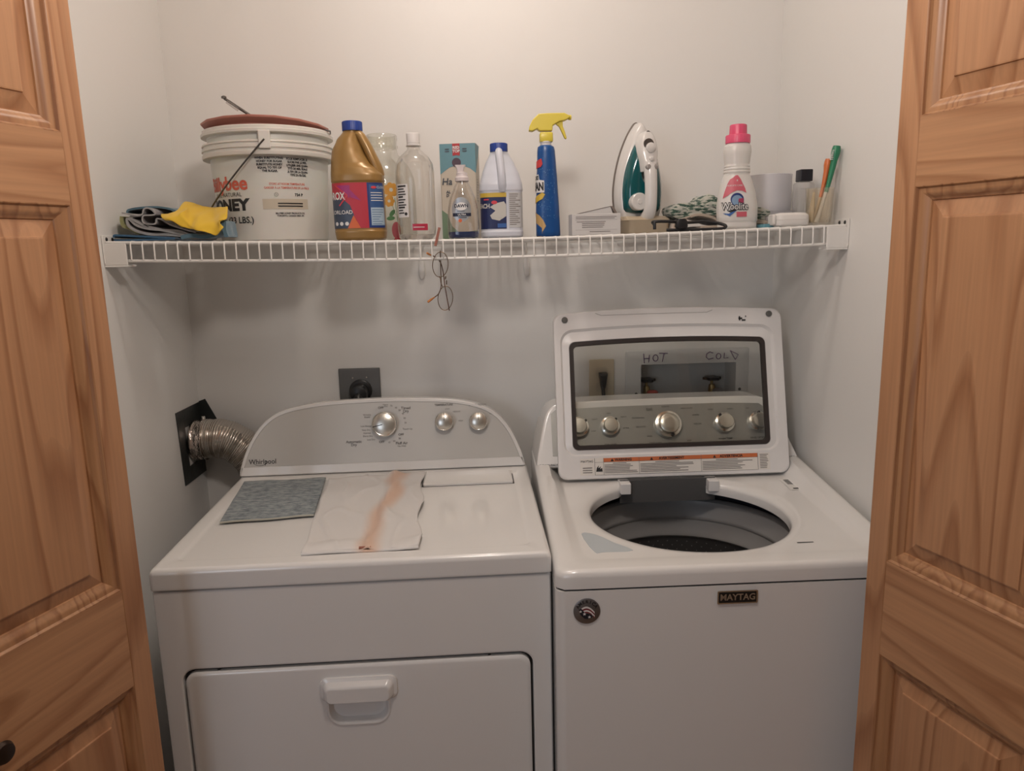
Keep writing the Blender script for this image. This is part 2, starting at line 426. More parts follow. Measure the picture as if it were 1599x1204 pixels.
# ---------------------------------------------------------------- knob builder (axis towards -Y before tilt)
def tilt_mtx(loc, tilt):  # tilt about X: local (x, out, up) -> leaning back console face
    return Matrix.Translation(loc) @ Matrix.Rotation(-tilt, 4, 'X')
def knob(parent, loc, tilt, r, h, ang, style):
    T = tilt_mtx(loc, tilt)
    bm = B()
    if style == 'dryer':
        lathe(bm, [(r*1.0, 0), (r*1.0, -h*0.5), (r*0.99, -h*0.72)], 48, (0, 0, 0), 'Y'); bmesh.ops.transform(bm, matrix=T, verts=bm.verts)
        k = obj('control_knob', bm, M_black, parent)
        bm = lathe(B(), [(r*1.03, -h*0.70), (r*1.03, -h*0.86), (r*0.97, -h*0.97), (r*0.93, -h), (r*0.89, -h*0.97)], 48, (0, 0, 0), 'Y')
        bmesh.ops.transform(bm, matrix=T, verts=bm.verts); obj('chrome_ring', bm, M_chrome, k)
        bm = lathe(B(), [(r*0.90, -h*0.90), (r*0.88, -h*1.00), (r*0.70, -h*1.10), (r*0.40, -h*1.18), (r*0.10, -h*1.21)], 48, (0, 0, 0), 'Y')
        bmesh.ops.transform(bm, matrix=T, verts=bm.verts); obj('knob_face', bm, M_satin, k)
        bm = B(); m2 = Matrix.Rotation(ang, 4, 'Y')
        loft(bm, [[m2 @ Vector(p) for p in ((q, -h*hh-0.0008, s0), (q, -h*hh-0.0008, s1))][:2] for q, hh, s0, s1 in ()] or [[m2 @ Vector((-r*0.035, -h*1.20, r*0.12)), m2 @ Vector((r*0.035, -h*1.20, r*0.12))], [m2 @ Vector((-r*0.03, -h*1.15, r*0.55)), m2 @ Vector((r*0.03, -h*1.15, r*0.55))], [m2 @ Vector((-r*0.03, -h*1.03, r*0.95)), m2 @ Vector((r*0.03, -h*1.03, r*0.95))]], False, False, False)
        bmesh.ops.transform(bm, matrix=T, verts=bm.verts); obj('pointer', bm, M_ink, k, solid=0.0010)
    else:
        lathe(bm, [(r, 0), (r, -h*0.35), (r*0.97, -h*0.5), (r*0.80, -h*0.55), (r*0.78, -h*0.5)], 48, (0, 0, 0), 'Y'); bmesh.ops.transform(bm, matrix=T, verts=bm.verts)
        k = obj('control_knob', bm, M_chrome, parent)
        bm = lathe(B(), [(r*0.74, -h*0.3), (r*0.73, -h*0.95), (r*0.68, -h*1.0), (r*0.3, -h*1.02), (0.0005, -h*1.02)], 48, (0, 0, 0), 'Y')
        bmesh.ops.transform(bm, matrix=T, verts=bm.verts); obj('knob_face', bm, M_satin, k)
        m2 = Matrix.Rotation(ang, 4, 'Y')
        bm = lathe(B(), [(r*0.13, -h*0.4), (r*0.13, -h*0.72)], 12, (0, 0, r*0.86), 'Y')
        bmesh.ops.transform(bm, matrix=T @ m2, verts=bm.verts); obj('pointer', bm, M_ink, k)
    return k
def flat_text(dst, T, s, x, z, size, align='CENTER', bold=0.0, sx=1.0, off=-0.0006):
    """text on a leaning face: T maps (x, out, up)"""
    return merge(dst, text_bm(s, size, align, bold, sx), lambda v: T @ Vector((x+v.x, off, z+v.y)))

# ---------------------------------------------------------------- dryer
dryer = thing('clothes_dryer', 'white front-loading clothes dryer with silver console, left of the washer', 'dryer', (0.1683, -0.7345, 0), 0.0238)
DWd = 0.737
bm = loft(B(), [[(x, y, z) for x, y in rrect(0.003, DWd-0.003, 0.016, 0.612, 0.006)] for z in (0.04, 0.878)])
obj('cabinet', bm, M_enamel, dryer)
for x in (0.06, 0.65):
    for y in (0.06, 0.55): obj('foot', lathe(B(), [(0.018, 0), (0.018, 0.012), (0.008, 0.013), (0.008, 0.041)], 16, (x, y, 0)), M_black, dryer)
def face_ring(o, loops, N=6):
    """loops: (x0,x1,z0,z1,r,y) rounded rectangles on the front; last is capped"""
    return [[(p[0], l[5], p[1]) for p in rrect(l[0], l[1], l[2], l[3], l[4], N)] for l in loops]
# front frame with the door opening
dz0 = 0.145
loops = [(0.001, 0.736, 0.045, 0.877, 0.006, 0.022), (0.001, 0.736, 0.045, 0.877, 0.006, 0.006), (0.004, 0.733, 0.048, 0.874, 0.008, 0.001), (0.008, 0.729, 0.052, 0.870, 0.010, 0.0),
         (0.034, 0.703, dz0-0.005, 0.721, 0.028, 0.0), (0.038, 0.699, dz0-0.001, 0.717, 0.026, 0.003), (0.039, 0.698, dz0, 0.716, 0.025, 0.012)]
obj('front_frame', loft(B(), face_ring(None, loops), True, False), M_enamel, dryer)
obj('door_gap_shade', loft(B(), face_ring(None, [(0.036, 0.701, dz0-0.003, 0.719, 0.02, 0.0115), (0.036, 0.701, dz0-0.003, 0.719, 0.02, 0.0135)])), M_gap, dryer)  # dark plate colours in the shade of the gap around the dryer door
loops = [(0.0435, 0.6935, dz0+0.005, 0.7105, 0.022, 0.0112), (0.0435, 0.6935, dz0+0.005, 0.7105, 0.022, 0.002), (0.0465, 0.6905, dz0+0.008, 0.7075, 0.022, -0.001), (0.051, 0.686, dz0+0.012, 0.703, 0.02, -0.002),
         (0.300, 0.424, 0.584, 0.675, 0.030, -0.002), (0.303, 0.421, 0.587, 0.673, 0.029, -0.0045), (0.306, 0.418, 0.590, 0.671, 0.028, -0.0040), (0.312, 0.412, 0.596, 0.668, 0.024, 0.0095), (0.318, 0.406, 0.602, 0.662, 0.02, 0.0108)]
dd = obj('dryer_door', loft(B(), face_ring(None, loops), True, True), M_enamel, dryer)
loops = [(0.292, 0.437, 0.638, 0.687, 0.014, -0.001), (0.292, 0.437, 0.639, 0.687, 0.014, -0.006), (0.298, 0.431, 0.641, 0.681, 0.012, -0.009), (0.303, 0.426, 0.642, 0.676, 0.010, -0.018), (0.307, 0.422, 0.644, 0.671, 0.008, -0.021)]
obj('door_handle', loft(B(), face_ring(None, loops)), M_enamel, dd, 30)
for x in (0.105, 0.615):
    obj('hinge_screw', lathe(B(), [(0.0028, 0), (0.0028, -0.004)], 10, (x, 0.010, 0.7125), 'Y'), M_black, dryer)
# top panel
def plan(x0, x1, y0, y1, r, z): return [(p[0], p[1], z) for p in rrect(x0, x1, y0, y1, r, 6)]
rings = [plan(0.0, DWd, -0.003, 0.622, 0.008, 0.8795), plan(0.0, DWd, -0.004, 0.622, 0.008, 0.884), plan(0.0, DWd, -0.004, 0.622, 0.008, 0.908), plan(0.0015, DWd-0.0015, -0.0025, 0.621, 0.009, 0.915), plan(0.006, DWd-0.006, 0.002, 0.619, 0.010, 0.9195), plan(0.011, DWd-0.011, 0.007, 0.617, 0.010, 0.920),
         plan(0.030, 0.707, 0.034, 0.520, 0.020, 0.920), plan(0.035, 0.702, 0.039, 0.515, 0.018, 0.9170), plan(0.042, 0.695, 0.046, 0.508, 0.015, 0.9155)]
obj('top_panel', loft(B(), rings, True, True), M_enamel, dryer)
rings = [plan(0.473, 0.692, 0.424, 0.512, 0.004, 0.9150), plan(0.473, 0.692, 0.424, 0.512, 0.004, 0.9205), plan(0.475, 0.690, 0.428, 0.510, 0.004, 0.9220), plan(0.480, 0.685, 0.500, 0.509, 0.003, 0.9225)]
obj('lint_screen_cover', loft(B(), rings), M_enamel, dryer)
obj('cover_slot', box(B(), 0.470, 0.695, 0.4215, 0.5145, 0.9152, 0.9158), M_gap, dryer)
# console
half = [(0.002, 0.9235), (0.003, 0.938), (0.010, 0.962), (0.022, 0.993), (0.036, 1.018), (0.054, 1.043), (0.077, 1.064), (0.104, 1.079), (0.134, 1.088), (0.180, 1.096), (0.232, 1.101), (0.300, 1.1035), (0.376, 1.1045), (0.460, 1.102), (0.539, 1.097),
        (0.595, 1.087), (0.636, 1.073), (0.664, 1.055), (0.686, 1.031), (0.702, 1.006), (0.715, 0.978), (0.726, 0.950), (0.732, 0.9235)]
up = [(p.x, p.y) for p in spline([(a, b, 0) for a, b in half], 3)]
outline = up + [(0.729, 0.9215), (0.5, 0.9215), (0.25, 0.9215), (0.005, 0.9215)]
CT = math.atan2(0.045, 0.18)
ycon = lambda z: 0.545+0.25*(z-0.9235)
o2 = inset2(outline, 0.0035); o3 = inset2(outline, 0.009)
o3 = [(x, max(z, 0.9440)) for x, z in o3]
bm = B()
loft(bm, [[(x, 0.625, z-0.004*(z > 0.95)) for x, z in outline], [(x, ycon(z)+0.007, z) for x, z in outline], [(x, ycon(z)+0.0018, z) for x, z in inset2(outline, 0.001)], [(x, ycon(z), z) for x, z in o2], [(x, ycon(z), z) for x, z in o3], [(x, ycon(z)+0.003, z) for x, z in inset2(o3, 0.0008)]], True, True)
con = obj('console', bm, M_enamel, dryer, 30)
bm = B(); pz = inset2(o3, 0.001)
loft(bm, [[(x, ycon(z)+0.004, z) for x, z in pz], [(x, ycon(z)+0.0015, z) for x, z in pz]])
obj('control_panel', bm, M_silver, con, 30)
def dT(x, z): return tilt_mtx((x, ycon(z)+0.0012, z), CT)
for x, z, r, ang in ((0.372, 1.0385, 0.031, -1.78), (0.5255, 1.040, 0.0235, 0.0), (0.6135, 1.038, 0.0235, 0.0)):
    knob(dryer, (x, ycon(z)+0.0015, z), CT, r, 0.020, ang, 'dryer')
bm = B()
lg = dT(0.0, 1.0385)
def dtx(s, px, py, size, al='CENTER', bold=0.0, sx=1.0):
    # px, py: offset in millimetres from the large knob
    flat_text(bm, dT(0.372, 1.0385), s, px/1000, py/1000, size, al, bold, sx)
dtx('Timed', 55, 40, 0.0095, bold=0.0002); dtx('Dry', 55, 32, 0.0095, bold=0.0002)
dtx('Automatic', -80, -42, 0.0095, bold=0.0002); dtx('Dry', -80, -50, 0.0095, bold=0.0002)
dtx('Fluff Air', 42, -50, 0.0095, bold=0.0002); dtx('No Heat', 42, -57.5, 0.006)
dtx('OFF', -9, 43, 0.008, bold=0.0002); dtx('OFF', -9, -45, 0.008, bold=0.0002); dtx('OFF', 41, -28, 0.008, bold=0.0002)
dtx('Wrinkle', -45, 26, 0.0062); dtx('Shield', -45, 20, 0.0062); dtx('Heavy', 3, 51, 0.0055); dtx('Dry', 4, 46.5, 0.0055)
dtx('Less Energy', -48, -3, 0.0058); dtx('Very Dry', -48, -13, 0.0058); dtx('Normal', -46, -21, 0.0058); dtx('Damp Dry', -44, -29, 0.0058); dtx('Less Dry', -36, -38, 0.0058)
for s, x, y in (('70', 18, 47), ('60', 30, 42), ('50', 39, 35), ('40', 47, 26), ('30', 51, 14), ('20', 53, 2), ('Touch Up', 58, -14), ('30', 37, -38), ('20', 23, -44), ('10', 10, -47)):
    dtx(s, x, y, 0.0062)
dtx('TEMPERATURE', 153, 45, 0.0072, bold=0.0002); dtx('CYCLE SIGNAL', 241, 42, 0.0072, bold=0.0001)
dtx('LOW', 162, 34, 0.005); dtx('MEDIUM', 186, 26, 0.005); dtx('HIGH', 196, 2, 0.005); dtx('OFF', 251, 32, 0.005); dtx('LOUD', 278, 18, 0.005); dtx('WARM', 124, 20, 0.001)
obj('panel_lettering', bm, M_grey_ink, con, 0)
bm = B(); flat_text(bm, dT(0.026, 0.957), 'Whirlpool', 0, 0, 0.0175, 'LEFT', 0.0001, 0.94)
T = dT(0.026, 0.957)
arcp = [T @ Vector((0.028+0.016*math.cos(a), -0.0006, -0.001+0.0085*math.sin(a))) for a in [math.radians(d) for d in range(200, 400, 12)]]
tube(bm, arcp, 0.0005, 4)
obj('maker_lettering', bm, M_ink, con, 0)

# ---------------------------------------------------------------- washer
washer = thing('washing_machine', 'white top-loading washing machine with its lid standing open, right of the dryer', 'washer', (0.9075, -0.775, 0), 0.003)
WW, WD = 0.662, 0.70
bm = loft(B(), [plan(0, WW, 0.0, WD, 0.018, 0.03), plan(0, WW, 0.0, WD, 0.018, 0.8655), plan(0.012, WW-0.012, 0.012, WD-0.012, 0.012, 0.8655)], True, False)
obj('cabinet', bm, M_enamel, washer)
for x in (0.05, 0.6):
    for y in (0.05, 0.62): obj('foot', lathe(B(), [(0.02, 0), (0.02, 0.012), (0.008, 0.013), (0.008, 0.032)], 16, (x, y, 0)), M_black, washer)
obj('seam_gasket', loft(B(), [plan(0.004, WW-0.004, 0.004, WD-0.004, 0.016, 0.865), plan(0.004, WW-0.004, 0.004, WD-0.004, 0.016, 0.870)], False, False), M_gap, washer)
hc = (0.317, 0.277); HA, HB, HR = 0.211, 0.189, -0.22
NT = 144
def rr_dist(t, d, r):
    x0, x1, y0, y1 = d, WW-d, d*0.9, WD-d*0.4
    c, s = math.cos(t), math.sin(t)
    def inside(k):
        x, y = hc[0]+c*k, hc[1]+s*k
        dx = max(x0+r-x, x-(x1-r), 0); dy = max(y0+r-y, y-(y1-r), 0)
        return math.hypot(dx, dy) <= r
    lo, hi = 0, 1.2
    for _ in range(40):
        m = (lo+hi)/2
        if inside(m): lo = m
        else: hi = m
    return lo
def hole_dist(t, e):
    tt = t-HR; a, b = HA+e, HB+e
    k = 1/math.sqrt((math.cos(tt)/a)**2+(math.sin(tt)/b)**2)
    # notch for the lid hinge, towards the back
    nx0, nx1, ny = 0.200-e*0.4-hc[0], 0.413+e*0.4-hc[0], 0.452+e*0.5-hc[1]
    s, c = math.sin(t), math.cos(t)
    if s > 0.3:
        q = ny/s
        x = q*c
        if nx0 <= x <= nx1: k = max(k, q)
        else:
            lim = (nx1 if c > 0 else nx0)/c if abs(c) > 1e-6 else 9
            if lim*s > 0 and lim <= q: k = max(k, lim)
    return k
rim = lambda y: 0.904+0.048*max(0, min(1, (y-0.03)/0.47))
def wring(fn, zf):
    out = []
    for i in range(NT):
        t = 2*PI*i/NT; k = fn(t); x, y = hc[0]+math.cos(t)*k, hc[1]+math.sin(t)*k
        out.append((x, y, zf(x, y)))
    return out
bas = lambda y: 0.9005+0.020*max(0, min(1, (y-0.10)/0.45))
rings = [wring(lambda t: rr_dist(t, 0, 0.020), lambda x, y: 0.8695), wring(lambda t: rr_dist(t, 0, 0.020), lambda x, y: rim(y)-0.014), wring(lambda t: rr_dist(t, 0.002, 0.020), lambda x, y: rim(y)-0.006), wring(lambda t: rr_dist(t, 0.007, 0.020), lambda x, y: rim(y)-0.001),
         wring(lambda t: rr_dist(t, 0.014, 0.018), lambda x, y: rim(y)), wring(lambda t: rr_dist(t, 0.034, 0.016), lambda x, y: rim(y)-0.001), wring(lambda t: rr_dist(t, 0.042, 0.018), lambda x, y: bas(y)*0.4+rim(y)*0.6), wring(lambda t: rr_dist(t, 0.058, 0.03), lambda x, y: bas(y)+0.001), wring(lambda t: rr_dist(t, 0.066, 0.03), lambda x, y: bas(y))]
for e, dz in ((0.030, 0.0), (0.022, -0.0006), (0.012, -0.003), (0.004, -0.008), (0.0, -0.015), (0.001, -0.032), (0.006, -0.034)):
    rings.append(wring(lambda t, e=e: min(hole_dist(t, e), rr_dist(t, 0.067, 0.03)), lambda x, y, dz=dz: bas(y)+dz))
obj('top_panel', loft(B(), rings, False, False), M_enamel, washer, 50)
# tub ring and basket
tc = (0.318, 0.290, 0)
M_tub = mat('grey_tub_plastic', (0.34, 0.34, 0.34), 0.38)
M_rim = mat('dark_tub_collar', (0.03, 0.03, 0.04), 0.35)
M_bask = mat('basket_steel', (0.16, 0.155, 0.155), 0.35, metal=0.6)
obj('tub_collar', lathe(B(), [(0.262, 0.866), (0.262, 0.815), (0.245, 0.800), (0.244, 0.795), (0.2445, 0.8), (0.258, 0.815), (0.258, 0.866)], 72, tc, cap0=False, cap1=False), M_rim, washer)
rb = obj('tub_ring', lathe(B(), [(0.250, 0.79), (0.250, 0.842), (0.243, 0.850), (0.234, 0.851), (0.226, 0.846), (0.223, 0.835), (0.222, 0.812), (0.2195, 0.808), (0.2195, 0.800), (0.222, 0.797), (0.219, 0.770), (0.214, 0.763), (0.2135, 0.757), (0.218, 0.752)], 72, tc, cap0=False, cap1=False), M_tub, washer)
bk = obj('wash_basket', lathe(B(), [(0.219, 0.757), (0.224, 0.74), (0.226, 0.50), (0.21, 0.42), (0.12, 0.40), (0.001, 0.40)], 72, tc, cap0=False, cap1=False), M_bask, washer)
bm = B()
for j in range(6):
    for i in range(58):
        a = 2*PI*(i+0.5*(j % 2))/58+0.2
        if math.sin(a) < 0.1: continue
        z = 0.738-j*0.011; r = 0.2235
        p = Vector((tc[0]+r*math.cos(a), tc[1]+r*math.sin(a), z)); n = Vector((-math.cos(a), -math.sin(a), 0)); s = Vector((-math.sin(a), math.cos(a), 0))
        bm.faces.new([bm.verts.new(p+s*0.0016*math.cos(q)+Vector((0, 0, 0.0016))*math.sin(q)) for q in [k*PI/3 for k in range(6)]])
obj('basket_perforation', bm, mat('hole_glint', (0.40, 0.40, 0.38), 0.4, metal=0.5), bk, 0)
obj('wash_plate', lathe(B(), [(0.17, 0.402), (0.165, 0.42), (0.08, 0.43), (0.05, 0.47), (0.02, 0.49), (0.001, 0.492)], 48, tc), M_tub, washer)
# bleach dispenser inset, sticker, small mark
hz = lambda y: bas(y)+0.0006
bm = B()
pts = [(0.070, 0.175), (0.100, 0.165), (0.128, 0.128), (0.158, 0.090), (0.100, 0.087), (0.084, 0.090)]
pts = [(p.x, p.y) for p in spline([(a, b, 0) for a, b in pts], 3, True)]
merge(bm, poly_bm(pts), lambda v: Vector((v.x, v.y, hz(v.y))))
obj('bleach_dispenser', bm, mat('dispenser_blue_grey', (0.50, 0.55, 0.58), 0.3), washer, 0, solid=0.001)
bm = B()
for k in range(5):
    for q in range(2): merge(bm, rect_bm(0.600+q*0.017, 0.613+q*0.015, 0.428-k*0.0065, 0.4315-k*0.0065), lambda v: Vector((v.x-0.01, v.y, hz(v.y)+0.0006)))
merge(bm, rect_bm(0.592, 0.618, 0.372, 0.379), lambda v: Vector((v.x, v.y, hz(v.y)+0.0006)))
obj('sticker_print', bm, M_ink, washer, 0)
obj('sticker', merge(B(), rect_bm(0.583, 0.625, 0.366, 0.438), lambda v: Vector((v.x, v.y, hz(v.y)+0.0002))), mat('label_white', (0.78, 0.77, 0.74), 0.5), washer, 0)
bm = merge(B(), rect_bm(0.482, 0.515, 0.0945, 0.0985), lambda v: Vector((v.x, v.y, hz(v.y)+0.0002)))
obj('lock_slot', bm, M_gap, washer, 0)
# console behind the lid
PHI2 = math.atan2(0.07, 0.14)
cl = [(0.003, -0.006), (0.006, 0.02), (0.013, 0.055), (0.022, 0.095), (0.030, 0.124), (0.040, 0.143), (0.056, 0.155), (0.082, 0.160), (0.14, 0.1625), (0.25, 0.1645), (0.356, 0.165), (0.47, 0.165), (0.55, 0.164), (0.585, 0.160), (0.603, 0.147), (0.618, 0.118), (0.633, 0.080), (0.646, 0.040), (0.656, 0.010), (0.660, -0.006)]
cl = [(p.x, p.y) for p in spline([(a, b, 0) for a, b in cl], 3)]
C0 = Vector((0.0, 0.505, 0.950))
def cT(x, v, out=0.0):
    return C0+Vector((x, math.sin(PHI2)*v, math.cos(PHI2)*v))+Vector((0, -math.cos(PHI2), math.sin(PHI2)))*out
bm = B()
loft(bm, [[cT(x, v)*1.0+Vector((0, 0.17-math.sin(PHI2)*v, -0.01 if v > 0.1 else 0)) for x, v in cl], [cT(x, v, -0.010) for x, v in cl], [cT(x, v, -0.003) for x, v in inset2(cl, 0.002)], [cT(x, v, 0) for x, v in inset2(cl, 0.009)]])
wcon = obj('console', bm, M_enamel, washer, 30)
band = [(0.045, 0.022), (0.045, 0.130), (0.058, 0.140), (0.18, 0.1435), (0.34, 0.145), (0.48, 0.145), (0.575, 0.141), (0.590, 0.130), (0.600, 0.09), (0.612, 0.022)]
bm = B(); loft(bm, [[cT(x, v, 0.0) for x, v in band], [cT(x, v, 0.0012) for x, v in band]])
obj('control_panel', bm, M_steelp, wcon, 0)
for x, r, ang in ((0.112, 0.026, 0.9), (0.191, 0.024, 0.75), (0.337, 0.034, 2.9), (0.480, 0.025, -0.6), (0.565, 0.025, 0.05)):
    p = cT(x, 0.092, 0.0012); knob(washer, p, PHI2, r, 0.028, ang, 'washer')
bm = B()
def wtx(s, x, v, size, bold=0.0): merge(bm, text_bm(s, size, 'CENTER', bold), lambda q: cT(x+q.x, v+q.y, 0.0020))
wtx('SOIL LEVEL', 0.191, 0.046, 0.0065, .0001); wtx('WASH TEMP', 0.48, 0.052, 0.0065, .0001); wtx('RINSE OPTIONS', 0.565, 0.052, 0.0062)
for s, x, v in (('NORMAL', 0.337, 0.139), ('HEAVY DUTY', 0.39, 0.133), ('BULKY', 0.295, 0.135), ('SHEETS', 0.295, 0.131), ('POWERWASH', 0.265, 0.112), ('WHITES', 0.411, 0.115), ('COLORS', 0.414, 0.092), ('DELICATES', 0.270, 0.089), ('RINSE', 0.29, 0.064), ('DRAIN & SPIN', 0.303, 0.047), ('QUICK WASH', 0.35, 0.043), ('DEEP', 0.388, 0.050), ('MED', 0.191, 0.126), ('HEAVY', 0.228, 0.116), ('LIGHT', 0.155, 0.112), ('EXTRA', 0.232, 0.087), ('LOW', 0.150, 0.082), ('COLD', 0.450, 0.128), ('WARM', 0.50, 0.128), ('OFF', 0.545, 0.128), ('ON', 0.59, 0.125)):
    wtx(s, x, v, 0.0050)
obj('panel_lettering', bm, M_ink, wcon, 0)
# lid, standing open: frame U (right), V (up the lid), out = towards the room
PHI = math.atan2(0.105, 0.397)
L0 = Vector((0.053, 0.460, 0.925))
def lT(u, v, out=0.0):
    return L0+Vector((u, math.sin(PHI)*v, math.cos(PHI)*v))+Vector((0, -math.cos(PHI), math.sin(PHI)))*out
LW = 0.567
def lring(u0, u1, v0, v1, r, out, bow=0.0, n=8):
    pts = []
    q = rrect(u0, u1, v0, v1, r, n)
    # add points along top and bottom so the edges can bow
    res = []
    m = len(q)
    for i in range(m):
        res.append(q[i])
        a, b = q[i], q[(i+1) % m]
        if abs(a[0]-b[0]) > 0.2:
            for k in range(1, 8): res.append((a[0]+(b[0]-a[0])*k/8, a[1]+(b[1]-a[1])*k/8))
    for u, v in res:
        f = max(0, (v-v0)/(v1-v0)); g = 1-((u-LW/2)/(LW/2))**2
        pts.append(lT(u, v+bow*f*g, out))
    return pts
G = (0.037, 0.523, 0.070, 0.332)
rings = [lring(G[0]+0.010, G[1]-0.010, G[2]+0.010, G[3]-0.010, 0.010, -0.012, 0.010), lring(0.012, LW-0.012, 0.010, 0.400, 0.02, -0.020, 0.008), lring(0.002, LW-0.002, 0.002, 0.404, 0.02, -0.012, 0.010), lring(0, LW, 0, 0.404, 0.022, -0.002, 0.011), lring(0.002, LW-0.002, 0.002, 0.402, 0.022, 0.002, 0.011), lring(0.006, LW-0.006, 0.006, 0.398, 0.020, 0.003, 0.011),
         lring(G[0]-0.021, G[1]+0.021, G[2]-0.014, G[3]+0.030, 0.030, 0.003, 0.011), lring(G[0]-0.016, G[1]+0.016, G[2]-0.010, G[3]+0.024, 0.026, -0.004, 0.011), lring(G[0]-0.012, G[1]+0.012, G[2]-0.007, G[3]+0.012, 0.022, -0.003, 0.011),
         lring(G[0], G[1], G[2], G[3], 0.014, 0.001, 0.010), lring(G[0]+0.002, G[1]-0.002, G[2]+0.002, G[3]-0.002, 0.013, -0.002, 0.010)]
lid = obj('lid', loft(B(), rings+[rings[0]], False, False), M_lidw, washer, 45)
M_gask = mat('brown_black_gasket', (0.030, 0.022, 0.020), 0.45)
rings = [lring(G[0]+d, G[1]-d, G[2]+d, G[3]-d, max(0.006, 0.015-d*0.5), o_, 0.010) for d, o_ in ((0.001, -0.003), (0.001, 0.0015), (0.0105, 0.0015), (0.012, -0.006), (0.001, -0.006))]
obj('window_gasket', loft(B(), rings, False, False), M_gask, lid, 30)
obj('lid_glass', loft(B(), [lring(G[0]+0.006, G[1]-0.006, G[2]+0.006, G[3]-0.006, 0.008, o_, 0.010) for o_ in (-0.0055, -0.0025)]), clear('lid_window_glass', 'FAFAF8', 0.10), lid, 30)
for u, v in ((0.029, 0.389), (0.535, 0.391)):
    obj('rubber_bumper', merge(B(), lathe(B(), [(0.0075, 0), (0.0075, 0.003), (0.005, 0.0045), (0.0025, 0.0045)], 20), lambda q: lT(u+q.x, v+q.y, 0.003+q.z)), mat('grey_rubber', (0.13, 0.13, 0.12), 0.6), lid)
bm = B()
for s in ((0.459, 0.468, 0.380, 0.3835), (0.467, 0.476, 0.3755, 0.379), (0.460, 0.463, 0.3765, 0.387), (0.476, 0.478, 0.385, 0.388)): merge(bm, rect_bm(*s), lambda q: lT(q.x, q.y, 0.0035))
obj('lid_latch', bm, M_black, lid, 0, solid=0.002)
# groove along the top of the lid
tube_pts = [lT(u, 0.4015+0.004*(1-((u-0.28)/0.28)**2)-0.006*(1 if 0.11 < u < 0.39 else 0), 0.0032) for u in [0.105+0.29*i/20 for i in range(21)]]
obj('lid_seam', tube(B(), tube_pts, 0.0006, 4), mat('seam_grey', (0.35, 0.34, 0.33), 0.6), lid)
# labels along the bottom of the lid
def lrect(bm, u0, u1, v0, v1, out=0.0036): return merge(bm, rect_bm(u0, u1, v0, v1), lambda q: lT(q.x, q.y, out))
M_paper = mat('label_paper', (0.80, 0.77, 0.72), 0.55)
bm = B(); lrect(bm, 0.053, 0.088, 0.010, 0.050); lrect(bm, 0.0885, 0.487, 0.010, 0.0505); lrect(bm, 0.489, 0.517, 0.010, 0.050)
obj('warning_label', bm, M_paper, lid, 0)
bm = B(); lrect(bm, 0.110, 0.196, 0.0405, 0.0500, 0.0040); lrect(bm, 0.1968, 0.3475, 0.0405, 0.0500, 0.0040); lrect(bm, 0.3483, 0.4865, 0.0405, 0.0500, 0.0040)
obj('orange_band', bm, mat('warning_orange', (0.62, 0.17, 0.06), 0.5), lid, 0)
bm = B()
def ltx(s, u, v, size, bold=0.0): merge(bm, text_bm(s, size, 'CENTER', bold), lambda q: lT(u+q.x, v+q.y, 0.0044))
ltx('WARNING', 0.158, 0.0452, 0.0085, .0003); ltx('AVERTISSEMENT', 0.276, 0.0452, 0.0085, .0003); ltx('ADVERTENCIA', 0.422, 0.0452, 0.0085, .0003)
for u in (0.131, 0.227, 0.381): merge(bm, poly_bm([(u-0.004, 0.042), (u+0.004, 0.042), (u, 0.0485)]), lambda q: lT(q.x, q.y, 0.0044))
ltx('MAYTAG', 0.070, 0.043, 0.0075)
for a in (0.0885, 0.110, 0.1964, 0.348, 0.487):
    lrect(bm, a-0.0003, a+0.0003, 0.010, 0.0505, 0.0044)
lrect(bm, 0.0885, 0.487, 0.0098, 0.0103, 0.0044); lrect(bm, 0.0885, 0.487, 0.0403, 0.0407, 0.0044)
merge(bm, poly_bm([(0.091, 0.018), (0.107, 0.018), (0.106, 0.027), (0.101, 0.024), (0.103, 0.031), (0.097, 0.026), (0.098, 0.033), (0.093, 0.027)]), lambda q: lT(q.x, q.y, 0.0044))
obj('label_lettering', bm, M_ink, lid, 0)
bm = B(); rnd = random.Random(3)
for a, b in ((0.112, 0.194), (0.199, 0.345), (0.351, 0.484)):
    for k in range(7):
        v = 0.0365-k*0.0037; e = b-(b-a)*rnd.uniform(0.02, 0.4)
        s = a+(0.25*(b-a) if k == 0 else 0); lrect(bm, s, min(e, s+0.4*(b-a)) if k == 0 else e, v, v+0.0015, 0.0044)
for k in range(9): lrect(bm, 0.492, 0.513-rnd.uniform(0, 0.005), 0.0455-k*0.0040, 0.0470-k*0.0040, 0.0044)
for k in range(3): lrect(bm, 0.059, 0.082, 0.0265-k*0.0055, 0.0285-k*0.0055, 0.0044)
obj('fine_print', bm, mat('print_grey', (0.22, 0.20, 0.19), 0.6), lid, 0)
# white tabs under the lid at the hinge notch
for x0 in (0.198, 0.410):
    bm = box(B(), x0, x0+0.025, 0.428, 0.470, 0.894, 0.921)
    obj('hinge_cover', bm, M_lidw, washer, 0, bevel=0.002)
obj('hinge_well', box(B(), 0.20, 0.432, 0.450, 0.456, 0.866, 0.922), mat('hinge_grey', (0.09, 0.09, 0.09), 0.5), washer, 0)
